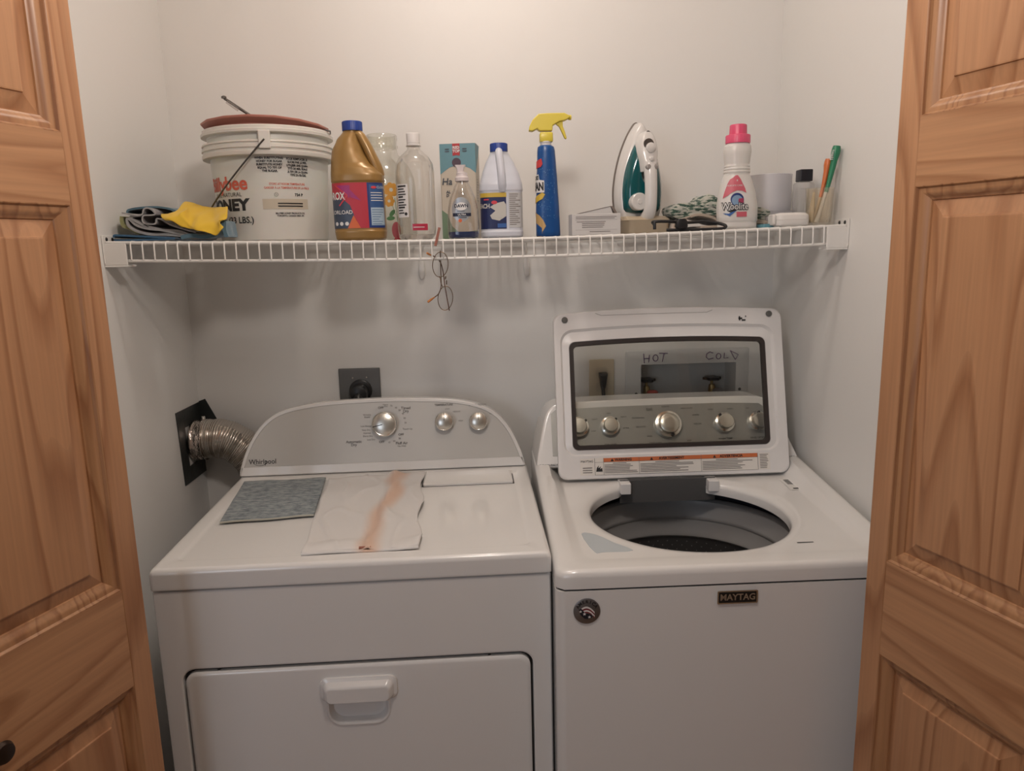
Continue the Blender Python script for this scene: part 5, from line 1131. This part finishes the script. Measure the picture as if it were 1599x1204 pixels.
obj('handle_nose', loft(B(), [[(x, -0.004, z) for x, z in hl], [(x, -0.030-0.20*(0.235-z), z) for x, z in hl], [(x*0.8, -0.036-0.20*(0.235-z), 0.19+(z-0.19)*0.9) for x, z in hl]]), M_iw, t, 60)
obj('dial', lathe(B(), [(0.020, -0.012), (0.020, -0.034), (0.018, -0.036), (0.006, -0.036), (0.005, -0.0375)], 32, (-0.020, 0, 0.073), 'Y'), M_iw, t)
obj('spray_nozzle', lathe(B(), [(0.0055, -0.022), (0.005, -0.034), (0.003, -0.035)], 16, (0, 0, 0.226), 'Y'), mat('nozzle_dark', (0.06, 0.05, 0.045), 0.4), t)
bt = obj('steam_slider', lathe(B(), [(0.011, -0.030), (0.011, -0.050), (0.008, -0.052)], 24, (0, 0, 0.192), 'Y'), M_iw, t)
obj('slider_recess', lathe(B(), [(0.0125, -0.030), (0.0125, -0.0445)], 24, (-0.003, 0, 0.200), 'Y'), MATS['nozzle_dark'], bt)
for x in (-0.008, 0.008): obj('button', lathe(B(), [(0.007, -0.040), (0.0065, -0.058), (0.004, -0.060)], 20, (x, 0, 0.148), 'Y'), mat('button_grey', (0.30, 0.28, 0.27), 0.35), t)
obj('small_button', lathe(B(), [(0.006, -0.040), (0.0055, -0.0555), (0.003, -0.057)], 20, (0, 0, 0.167), 'Y'), M_iw, t)
bm = loft(B(), [[(p[0], p[1], z) for p in rrect(-a, a, -b, 0.046, 0.010, 4)] for z, a, b in ((0.0, 0.048, 0.046), (0.003, 0.050, 0.048), (0.028, 0.050, 0.050), (0.031, 0.052, 0.052), (0.040, 0.050, 0.030))])
obj('heel_rest', bm, mat('heel_cream', (0.52, 0.43, 0.31), 0.4), t, 40)
bm = B(); [merge(bm, rect_bm(-0.0405+k*0.005, -0.0395+k*0.005, 0.066, 0.098), lambda q: Vector((q.x, -0.0085-0.0002*k-0.0, q.y))) for k in range(2)]
# cord and plug
M_cord = mat('cord_black', (0.012, 0.012, 0.013), 0.45)
t = thing('iron_cord', 'black iron power cord looped on the shelf edge with its plug', 'cord', (1.165, -0.392, zsurf(1.2)))
yy = 0.0
obj('cord_loop', tube(B(), spline([(0.012, 0.05, 0.018), (0.0, 0.006, 0.022), (0.022, 0, 0.0225), (0.05, 0, 0.0205), (0.075, 0.004, 0.019), (0.11, 0.010, 0.0200), (0.140, 0.006, 0.0165), (0.157, 0.0, 0.0105), (0.152, -0.004, 0.0050), (0.13, -0.003, 0.0036), (0.085, -0.002, 0.0036), (0.045, -0.002, 0.0036), (0.028, 0.0, 0.0040)], 8), 0.0034, 10), M_cord, t)
obj('cord_bend', tube(B(), [(0.0015, -0.002, 0.0225), (0.001, -0.003, 0.016), (0.0015, -0.002, 0.006)], 0.0036, 8), M_cord, t)
pl = obj('plug', loft(B(), [[(x_, y_, z_) for x_, y_ in rrect(0.060-a_, 0.060+a_, -0.010, 0.010, 0.004, 3)] for z_, a_ in ((0.006, 0.009), (0.010, 0.013), (0.022, 0.012), (0.027, 0.008))]), M_cord, t, 40)
for z_ in (0.025, 0.018): obj('prong', tube(B(), [(0.052, -0.006, z_), (0.040, -0.008, z_+0.006)], 0.0011, 6), M_cord, pl)
obj('cable_tie', tube(B(), [(0.070, -0.004, 0.027), (0.079, -0.006, 0.0295)], 0.0009, 6), M_cord, pl)

# ---- folded beige and green cloths
gz = zsurf(1.34)
def rib2(name, label, pts, y0, y1, th_, m, seed, cat='cloth'):
    o = obj(name, ribbon(pts, y0, y1, th_, seed=seed), m, None, 50); o.location = (0, 0, gz); return tag(o, label, cat, 'folded cloths behind the detergent bottle')
M_beige = cloth_mat('beige_linen', (0.50, 0.42, 0.34)); 
M_gs = mat('green_stripe', (0.30, 0.33, 0.28), 0.9, sheen=0.3)
nt = M_gs.node_tree; tc = nt.nodes.new('ShaderNodeTexCoord'); n1 = nt.nodes.new('ShaderNodeTexNoise'); n1.inputs['Scale'].default_value = 75; n1.inputs['Detail'].default_value = 3
rp = nt.nodes.new('ShaderNodeValToRGB'); rp.color_ramp.interpolation = 'CONSTANT'; e = rp.color_ramp.elements; e[0].color = (0.035, 0.075, 0.055, 1); e[1].position = 0.50; e[1].color = (0.50, 0.50, 0.44, 1); a = e.new(0.44); a.color = (0.14, 0.20, 0.15, 1)
mp_ = nt.nodes.new('ShaderNodeMapping'); mp_.inputs['Scale'].default_value = (1.0, 0.5, 3.2)
nt.links.new(tc.outputs['Object'], mp_.inputs[0]); nt.links.new(mp_.outputs[0], n1.inputs['Vector']); nt.links.new(n1.outputs[0], rp.inputs[0]); nt.links.new(rp.outputs[0], nt.nodes['Principled BSDF'].inputs['Base Color'])
rib2('folded_cloth', 'beige linen cloth folded under the green striped one', [(1.440, 0.002), (1.34, 0.003), (1.25, 0.003), (1.238, 0.010), (1.245, 0.020), (1.268, 0.030), (1.295, 0.036), (1.325, 0.030), (1.355, 0.018), (1.40, 0.016), (1.452, 0.015)], -0.284, -0.12, 0.0055, M_beige, 11)
rib2('folded_cloth', 'second beige fold showing right of the detergent bottle', [(1.30, 0.008), (1.36, 0.009), (1.44, 0.009), (1.458, 0.013), (1.44, 0.019), (1.36, 0.023)], -0.284, -0.13, 0.005, M_beige, 12)
o = obj('striped_cloth', ribbon([(1.455, 0.027), (1.42, 0.024), (1.36, 0.030), (1.31, 0.040), (1.26, 0.036), (1.240, 0.041), (1.240, 0.052), (1.262, 0.056), (1.285, 0.050), (1.300, 0.064), (1.318, 0.075), (1.336, 0.066), (1.352, 0.060), (1.38, 0.052), (1.42, 0.044), (1.462, 0.038), (1.452, 0.030)], -0.280, -0.17, 0.012, seed=14, amp=0.006), M_gs, None, 60, subd=1); o.location = (0, 0, gz)
dt = bpy.data.textures.new('crumple', 'CLOUDS'); dt.noise_scale = 0.018; md = o.modifiers.new('crumple', 'DISPLACE'); md.texture = dt; md.strength = 0.009
tag(o, 'crumpled green and white striped cloth on the beige linen', 'cloth')

# ---- pink-capped detergent bottle
lx, ly = 1.3700, -0.318; z0 = zsurf(lx)
t = thing('detergent_bottle', 'white wool detergent bottle with ribbed pink cap and pink label', 'bottle', (lx, ly, z0))
lb = Body([(0.0, 0.0400, 0.026, 2.8, 0.002, 0), (0.004, 0.0430, 0.029, 2.8, 0.002, 0), (0.016, 0.0425, 0.029, 2.6, 0.002, 0), (0.018, 0.0445, 0.030, 2.5, 0.002, 0), (0.050, 0.0455, 0.031, 2.4, 0.001, 0), (0.080, 0.0410, 0.029, 2.3, 0.0, 0), (0.105, 0.0340, 0.026, 2.2, -0.001, 0), (0.122, 0.0275, 0.024, 2.1, -0.0015, 0),
           (0.1235, 0.0295, 0.025, 2, -0.0015, 0), (0.1270, 0.0295, 0.025, 2, -0.0015, 0), (0.1285, 0.0275, 0.024, 2, -0.0015, 0), (0.1300, 0.0290, 0.025, 2, -0.0015, 0), (0.1330, 0.0290, 0.025, 2, -0.0015, 0), (0.1345, 0.0272, 0.024, 2, -0.0015, 0), (0.1360, 0.0285, 0.024, 2, -0.0015, 0), (0.1385, 0.0285, 0.024, 2, -0.0015, 0), (0.140, 0.0268, 0.024, 2, -0.0015, 0), (0.150, 0.0285, 0.0245, 2, -0.0015, 0), (0.170, 0.0305, 0.026, 2.1, -0.0015, 0), (0.181, 0.0295, 0.025, 2, -0.0015, 0), (0.186, 0.0250, 0.023, 2, -0.0015, 0), (0.189, 0.0225, 0.0225, 2, -0.0015, 0)], 56)
obj('bottle_body', lb.mesh(B(), 3), mat('detergent_white', (0.72, 0.70, 0.67), 0.35, sss=0.05), t, 50)
M_pk = mat('cap_pink', (0.72, 0.09, 0.19), 0.35)
cp = cap_ribbed(t, 'bottle_cap', (-0.0015, 0), 0.0265, 0.187, 0.205, M_pk, 40, 0.012)
cap_ribbed(cp, 'cap_grip', (-0.0015, 0), 0.0185, 0.203, 0.2270, M_pk, 14, 0.045, 0.96)
_lput = lb.put
lb.put = lambda d, q, x0, z0, off=0.0006, ref=None: _lput(d, q, x0-0.011, z0, off)
bm = wrappoly(B(), lb, [(-0.030, 0.067), (-0.025, 0.082), (-0.018, 0.098), (-0.012, 0.108), (-0.005, 0.112), (0.000, 0.1165), (0.005, 0.1170), (0.011, 0.108), (0.020, 0.088), (0.0225, 0.078), (0.013, 0.083), (0.002, 0.084), (-0.008, 0.080), (-0.018, 0.073)], 0.0008); obj('pink_label', bm, mat('label_pink', (0.58, 0.12, 0.16), 0.45), t, 0)
bm = B(); wraptext(bm, lb, 'DELICATE CARE', -0.003, 0.0945, 0.0048, 'CENTER', 0, 1, 0.0013); wraprect(bm, lb, 0.0025, 0.0045, 0.1035, 0.1075, 0.0012, 1, 1); obj('label_white_print', bm, M_lw, t, 0)
bm = wrappoly(B(), lb, disc(0.002, 0.064, 0.0145, 28), 0.0007); obj('label_navy_ring', bm, MATS['label_navy'], t, 0)
bm = wrappoly(B(), lb, disc(0.002, 0.062, 0.0118, 28), 0.0010); obj('label_sky_disc', bm, mat('sky_disc', (0.22, 0.34, 0.50), 0.45), t, 0)
bm = wrappoly(B(), lb, [(0.005, 0.066), (0.015, 0.067), (0.016, 0.058), (0.010, 0.055), (0.004, 0.060)], 0.0012); obj('label_heart', bm, mat('heart_red', (0.36, 0.04, 0.10), 0.45), t, 0)
bm = wraptext(B(), lb, 'Woolite', -0.0030, 0.0490, 0.0210, 'CENTER', 0.0017, 0.80, 0.0013); obj('label_letter_outline', bm, M_ink, t, 0)
bm = wraptext(B(), lb, 'Woolite', -0.0030, 0.0490, 0.0210, 'CENTER', 0.0001, 0.80, 0.0020); obj('label_lettering', bm, M_lw, t, 0)
bm = wrappoly(B(), lb, [(-0.030, 0.035), (-0.014, 0.028), (0.002, 0.042), (-0.006, 0.040), (-0.016, 0.034)], 0.0010); obj('label_blue_swoosh', bm, MATS['label_bright_blue'], t, 0)
bm = wrappoly(B(), lb, [(-0.020, 0.040), (-0.012, 0.036), (0.008, 0.044), (-0.004, 0.043)], 0.0011); obj('label_black_swoosh', bm, M_ink, t, 0)
bm = wraprect(B(), lb, 0.000, 0.0225, 0.0265, 0.0375, 0.0010, 6, 2); obj('label_pink_band', bm, MATS['label_pink'], t, 0)

# ---- white pot
t = thing('white_pot', 'white ceramic pot standing on its saucer, in the right rear corner', 'pot', (1.5050, -0.160, zsurf(1.5)))
prof = [(0.030, 0.004), (0.0395, 0.004), (0.042, 0.012), (0.0505, 0.044), (0.0515, 0.060), (0.0520, 0.1225), (0.0525, 0.1270), (0.0510, 0.1280), (0.0495, 0.126), (0.0490, 0.06), (0.03, 0.012)]
obj('pot_body', lathe(B(), prof, 64), mat('pot_white', (0.64, 0.63, 0.66), 0.45), t, 40)
obj('pot_saucer', lathe(B(), [(0.040, 0.0), (0.050, 0.002), (0.060, 0.0385), (0.0612, 0.0400), (0.0595, 0.0400), (0.050, 0.004), (0.04, 0.0035)], 64), MATS['pot_white'], t, 40)
# ---- blue-green flat thing, floss box, clear bottle, tumbler with brushes
t = tag(obj('soap_packet', loft(B(), [[(p[0], p[1], z) for p in rrect(-0.022, 0.022, -0.03, 0.03, 0.004, 3)] for z in (0, 0.006, 0.0075)]), mat('teal_packet', (0.12, 0.30, 0.36), 0.35), None, 30), 'flat teal packet peeking out left of the white floss case', 'packet'); t.location = (1.440, -0.330, zsurf(1.44))
t = thing('floss_case', 'rounded white plastic case lying flat near the right shelf bracket', 'case', (1.4755, -0.365, zsurf(1.475)), math.radians(-3))
fb = Body([(0.0, 0.033, 0.020, 4, 0, 0), (0.003, 0.0370, 0.023, 3.6, 0, 0), (0.0135, 0.0380, 0.024, 3.4, 0, 0), (0.0140, 0.0372, 0.0232, 3.4, 0, 0), (0.0146, 0.0380, 0.024, 3.4, 0, 0), (0.024, 0.0370, 0.023, 3.4, 0, 0), (0.0285, 0.032, 0.018, 3, 0, 0), (0.0298, 0.024, 0.010, 2.6, 0, 0)], 48)
obj('case_shell', fb.mesh(B(), 2), mat('case_white', (0.74, 0.72, 0.69), 0.3), t, 40)
obj('case_cap', loft(B(), [[(x_, y_, z_) for y_, z_ in rrect(-0.017, 0.017, 0.003, 0.027, 0.006, 3)] for x_ in (-0.044, -0.0365)]), MATS['case_white'], t, 40, bevel=0.002)
t = thing('travel_bottle', 'clear square travel bottle with black cap, behind the toothbrush tumbler', 'bottle', (1.541, -0.275, zsurf(1.54)))
tb = Body([(0, 0.0185, 0.0185, 5, 0, 0), (0.002, 0.0200, 0.0200, 5, 0, 0), (0.094, 0.0200, 0.0200, 5, 0, 0), (0.098, 0.0180, 0.0180, 5, 0, 0), (0.100, 0.0125, 0.0125, 2.2, 0, 0), (0.102, 0.0125, 0.0125, 2, 0, 0)], 40)
obj('bottle_body', tb.mesh(B(), 2), clear('travel_clear', 'FBFBFB', 0.28, 0.10, 'E8E4DE'), t, 30)
obj('bottle_cap', tb2.mesh(B(), 2) if False else loft(B(), [[(p[0], p[1], z) for p in rrect(-a, a, -a, a, 0.002, 3)] for z, a in ((0.101, 0.0135), (0.102, 0.0145), (0.1260, 0.0145), (0.1275, 0.0135))]), mat('cap_black', (0.010, 0.012, 0.018), 0.35), t, 30)
bm = B()
for k in range(2): wraprect(bm, tb, -0.016, 0.016, 0.084-k*0.05, 0.0845-k*0.05, 0.0006, 4, 1)
for a in (-0.006, 0.0, 0.006): wraprect(bm, tb, a, a+0.0012, 0.035, 0.062, 0.0006, 1, 2)
obj('bottle_print', bm, mat('faint_print', (0.42, 0.43, 0.42), 0.5), t, 0)
ux, uy = 1.5420, -0.358; z0 = zsurf(ux)+0.0
t = thing('toothbrush_tumbler', 'frosted clear tumbler holding the toothbrushes at the right shelf end', 'tumbler', (ux, uy, z0))
obj('tumbler_wall', lathe(B(), [(0.0235, 0.0), (0.0255, 0.001), (0.0268, 0.010), (0.0295, 0.078), (0.0300, 0.0795), (0.0290, 0.0795), (0.0262, 0.010), (0.024, 0.006), (0.001, 0.005)], 48, cap0=True, cap1=False), clear('frosted_tumbler', 'FDFAF4', 0.22, 0.08, 'EFE6D6'), t, 50)
M_bg = mat('brush_green', (0.02, 0.20, 0.10), 0.35); M_bo = mat('brush_orange', (0.62, 0.17, 0.05), 0.35); M_bwh = mat('brush_white', (0.68, 0.68, 0.66), 0.4)
def brush(label, base, top, m, m2, hw, bristle):
    t_ = thing('toothbrush', label, 'toothbrush', base)
    d = Vector(top)-Vector(base); P = [d*f+Vector((0.004*math.sin(PI*f), 0, 0)) for f in [i/20 for i in range(21)]]
    rad = [0.0055-0.002*math.sin(PI*min(1, f*1.3))+(0.0 if f < 0.82 else 0.0022*math.sin(PI*(f-0.82)/0.2)) if True else 0 for f in [i/20 for i in range(21)]]
    rad = [max(0.0022, r) for r in rad]
    obj('brush_handle', tube(B(), P[:9], rad[:9], 10), m2, t_, 60); obj('brush_neck', tube(B(), P[8:], [r*hw for r in rad[8:]], 10), m, t_, 60)
    if bristle:
        dn_2 = d.normalized(); side = Vector((-0.9, -0.4, 0)).normalized()
        bm = B()
        for k in range(6):
            c = P[17]+dn_2*(k*0.0038-0.004)
            for s in (-1, 1):
                q0 = c+Vector((0, 0.002*s, 0)); tube(bm, [q0, q0+side*0.011], 0.0014, 6)
        obj('bristles', bm, M_bwh, t_)
    return t_
brush('green toothbrush with white bristles, the tallest in the tumbler', (ux-0.006, uy-0.004, z0+0.006), (1.5725, uy-0.005, z0+0.168), M_bg, M_bwh, 1.25, True)
brush('orange toothbrush leaning behind the green one', (ux-0.012, uy+0.004, z0+0.006), (1.561, uy+0.006, z0+0.142), M_bo, mat('brush_cream', (0.62, 0.50, 0.34), 0.4), 1.1, False)
t = tag(obj('beige_tube', tube(B(), [(0, 0, 0), (0.001, 0, 0.03), (0.004, 0, 0.066)], [0.008, 0.0085, 0.003], 16, flat=0.6), mat('tube_beige', (0.60, 0.50, 0.34), 0.4), None, 50), 'small beige tube standing inside the frosted tumbler', 'tube'); t.location = (ux-0.016, uy+0.002, z0+0.006)

# ---- eyeglasses hanging from the shelf, wooden stick
t = thing('eyeglasses', 'gold wire-rimmed eyeglasses with brown temples, hanging sideways from the shelf', 'glasses', (0.705, -0.418, 1.42))
M_gw = mat('glasses_gold', (0.20, 0.14, 0.09), 0.3, metal=0.9); M_tort = mat('tortoise_brown', (0.10, 0.035, 0.015), 0.3); M_amb = mat('amber_tip', (0.50, 0.20, 0.06), 0.3)
def gp(u, v, y=0.0):  # from the zoomed view (600..860, 370..500)
    px, py = 600+u/6.15, 370+v/6.15
    return Vector(((px-693.5)*0.001395, y, (436-py)*0.00141))
for (u, v, a, b, tl_) in ((563, 285, 73, 115, -0.12), (597, 597, 70, 112, -0.12)):
    c = gp(u, v); ring = []
    for k in range(32):
        q = 2*PI*k/32; x_, z_ = a/6.15*0.001395*math.cos(q), b/6.15*0.00141*math.sin(q)
        ring.append(c+Vector((x_*math.cos(tl_)-z_*math.sin(tl_), 0, x_*math.sin(tl_)+z_*math.cos(tl_))))
    obj('rim', tube(B(), ring, 0.0009, 6, closed=True), M_gw, t)
    bm = bmesh.new(); bm.faces.new([bm.verts.new(p) for p in ring]); obj('lens', bm, clear('spectacle_lens', 'FAFAFA', 0.15), t, 0, solid=0.0012)
obj('bridge', tube(B(), spline([gp(548, 392), gp(558, 410, -0.004), gp(562, 450, -0.006), gp(575, 490)], 5), 0.0009, 6), M_gw, t)
for u0, v0, u1, v1 in ((608, 395, 603, 420), (614, 432, 612, 470)): obj('nose_pad', tube(B(), [gp(u0, v0, 0.003), gp(u1, v1, 0.006)], 0.0013, 6), M_gw, t)
obj('temple', tube(B(), spline([gp(630, 712), gp(600, 560, 0.03), gp(585, 480, 0.045), gp(578, 400, 0.05), gp(565, 300, 0.04), gp(545, 250, 0.03), gp(510, 215, 0.02), gp(478, 198, 0.012)], 6), 0.0012, 6), M_tort, t)
obj('temple_tip', tube(B(), [gp(480, 200, 0.012), gp(462, 190, 0.008), gp(440, 176, 0.004)], [0.0014, 0.0022, 0.0024], 8), M_amb, t)
obj('temple', tube(B(), spline([gp(567, 160), gp(560, 300, 0.02), gp(556, 420, 0.03), gp(552, 500, 0.03), gp(528, 560, 0.025), gp(490, 590, 0.02)], 6), 0.0012, 6), M_gw, t)
obj('temple_tip', tube(B(), [gp(490, 590, 0.02), gp(455, 612, 0.016), gp(426, 632, 0.012)], [0.0014, 0.0026, 0.0026], 8), M_amb, t)
t = tag(obj('wooden_stick', box(B(), -0.0028, 0.0028, -0.0011, 0.0011, -0.021, 0.019, Matrix.Rotation(math.radians(-12), 4, 'X') @ Matrix.Rotation(math.radians(14), 4, 'Y')), mat('reddish_wood', (0.26, 0.09, 0.06), 0.6), None, 0, bevel=0.0005), 'reddish brown wooden stick poking through the shelf above the eyeglasses', 'stick'); t.location = (0.6985, -0.4155, 1.507)

# ================================================================ on top of the dryer
def dloc(x, y, z): return dryer_m @ Vector((x, y, z))
dryer_m = Matrix.Translation((0.1683, -0.7345, 0)) @ Matrix.Rotation(0.0238, 4, 'Z')
def sheet(corners, nu, nv, zf):
    """bilinear sheet on the dryer top, corners BL, BR, FR, FL (dryer coordinates)"""
    bl, br, fr_, fl_ = corners; g = []
    for j in range(nv+1):
        row = []
        for i in range(nu+1):
            u, v = i/nu, j/nv
            x = (fl_[0]*(1-u)+fr_[0]*u)*(1-v)+(bl[0]*(1-u)+br[0]*u)*v; y = (fl_[1]*(1-u)+fr_[1]*u)*(1-v)+(bl[1]*(1-u)+br[1]*u)*v
            dx, dy, z = zf(u, v); row.append(dloc(x+dx, y+dy, z))
        g.append(row)
    return g
from mathutils import noise as mn
def zc_(u, v): return 0, 0.002*math.sin(u*9), 0.9205+0.0022*max(0, mn.noise((u*5, v*5, 1)))+0.003*(1 if v > 0.93 else 0)
g = sheet([(0.026, 0.503), (0.226, 0.508), (0.249, 0.245), (0.056, 0.224)], 30, 30, lambda u, v: (0, 0.002*math.sin(u*9), 0.9215+0.0015*mn.noise((u*5, v*5, 1))))
M_blu = mat('worn_denim_blue', (0.25, 0.31, 0.33), 0.95, sheen=0.3, bump=(500, 0.8, 0.002))
nt = M_blu.node_tree; tc = nt.nodes.new('ShaderNodeTexCoord'); n1 = nt.nodes.new('ShaderNodeTexNoise'); n1.inputs['Scale'].default_value = 1.0; n1.inputs['Detail'].default_value = 6; n1.inputs['Roughness'].default_value = 0.7
mp_ = nt.nodes.new('ShaderNodeMapping'); mp_.inputs['Scale'].default_value = (45, 110, 1); rp = nt.nodes.new('ShaderNodeValToRGB'); e = rp.color_ramp.elements; e[0].position = 0.36; e[0].color = (0.085, 0.12, 0.14, 1); e[1].position = 0.62; e[1].color = (0.36, 0.40, 0.41, 1)
nt.links.new(tc.outputs['Object'], mp_.inputs[0]); nt.links.new(mp_.outputs[0], n1.inputs['Vector']); nt.links.new(n1.outputs[0], rp.inputs[0]); nt.links.new(rp.outputs[0], nt.nodes['Principled BSDF'].inputs['Base Color'])
o = drape(g, 'washcloth', M_blu, 0.0035, 0); tag(o, 'blue-grey terry washcloth lying on the dryer below the console', 'cloth')
hem = [dloc(0.056+(0.249-0.056)*i/24, 0.224+(0.245-0.224)*i/24+0.002*math.sin(i/24*9), 0.9215) for i in range(25)]
obj('hem', tube(B(), hem, 0.0022, 6), mat('cream_hem', (0.45, 0.44, 0.38), 0.9), o)
def zbag(u, v):
    w_ = 0.9205+0.004*abs(mn.noise((u*2.5+1, v*2.2, 3)))+0.0035*mn.noise((u*6, v*3, 7))
    if v < 0.12: w_ += 0.007*math.sin(PI*v/0.12)*(0.6+0.4*math.sin(u*7))
    if u > 0.6 and v > 0.3: w_ += 0.004*max(0, math.sin((u*1.8+v)*9))
    s = abs(u-(0.55+0.17*v+0.05*math.sin(v*4))); w_ += 0.006*math.exp(-(s/0.05)**2)
    r_ = 1-abs(mn.noise((u*3.1+v*2.0, v*3.2-u, 9))*2.2); w_ += 0.004*max(0, r_)**6
    return 0.004*mn.noise((v*4, 0, u*2))+(0.006*math.sin(v*14)*(u > 0.97)), 0.005*mn.noise((u*4, 2, 0)), w_+0.0012
g = sheet([(0.235, 0.497), (0.470, 0.522), (0.487, 0.042), (0.268, 0.034)], 56, 60, zbag)
M_bag = mat('white_mesh_fabric', (0.72, 0.70, 0.68), 0.7, sheen=0.2, bump=(1200, 0.25, 0.0006))
o = drape(g, 'laundry_bag', M_bag, 0.003, 0); tag(o, 'thin white laundry bag spread flat on the dryer with an apricot stripe', 'laundry bag')
nt = M_bag.node_tree; N_ = nt.nodes; L_ = nt.links
tc = N_.new('ShaderNodeTexCoord'); mp_ = N_.new('ShaderNodeMapping'); mp_.vector_type = 'TEXTURE'
pa, pb = dloc(0.385, 0.04, 0), dloc(0.412, 0.50, 0); mp_.inputs['Location'].default_value = pa; mp_.inputs['Rotation'].default_value = (0, 0, math.atan2((pb-pa).y, (pb-pa).x))
L_.new(tc.outputs['Object'], mp_.inputs[0])
nz = N_.new('ShaderNodeTexNoise'); nz.inputs['Scale'].default_value = 4; L_.new(mp_.outputs[0], nz.inputs['Vector'])
sp_ = N_.new('ShaderNodeSeparateXYZ'); L_.new(mp_.outputs[0], sp_.inputs[0])
ma = N_.new('ShaderNodeMath'); ma.operation = 'MULTIPLY_ADD'; ma.inputs[1].default_value = 0.09; ma.inputs[2].default_value = -0.045; L_.new(nz.outputs[0], ma.inputs[0])
ad = N_.new('ShaderNodeMath'); ad.operation = 'ADD'; L_.new(sp_.outputs[1], ad.inputs[0]); L_.new(ma.outputs[0], ad.inputs[1])
ab = N_.new('ShaderNodeMath'); ab.operation = 'ABSOLUTE'; L_.new(ad.outputs[0], ab.inputs[0])
mr = N_.new('ShaderNodeMapRange'); mr.inputs[1].default_value = 0.002; mr.inputs[2].default_value = 0.032; mr.inputs[3].default_value = 1; mr.inputs[4].default_value = 0; mr.interpolation_type = 'SMOOTHSTEP'; L_.new(ab.outputs[0], mr.inputs[0])
mx = N_.new('ShaderNodeMix'); mx.data_type = 'RGBA'; mx.inputs[6].default_value = (0.72, 0.70, 0.68, 1); mx.inputs[7].default_value = (0.68, 0.48, 0.37, 1)
L_.new(mr.outputs[0], mx.inputs[0]); L_.new(mx.outputs[2], N_['Principled BSDF'].inputs['Base Color'])
bm = B(); pts = [dloc(*(lambda u, v: ((0.268*(1-u)+0.487*u), 0.034+0.008*u-0.001, 0.9225+0.0012*math.sin(u*7)))(i/30, 0)) for i in range(31)]
obj('rolled_hem', tube(bm, pts, 0.0028, 8), M_bag, o)
obj('zip_pull', tube(B(), [dloc(0.375, 0.040, 0.9275), dloc(0.397, 0.041, 0.9275)], [0.003, 0.002], 8), mat('zip_rust', (0.30, 0.10, 0.06), 0.5), o)
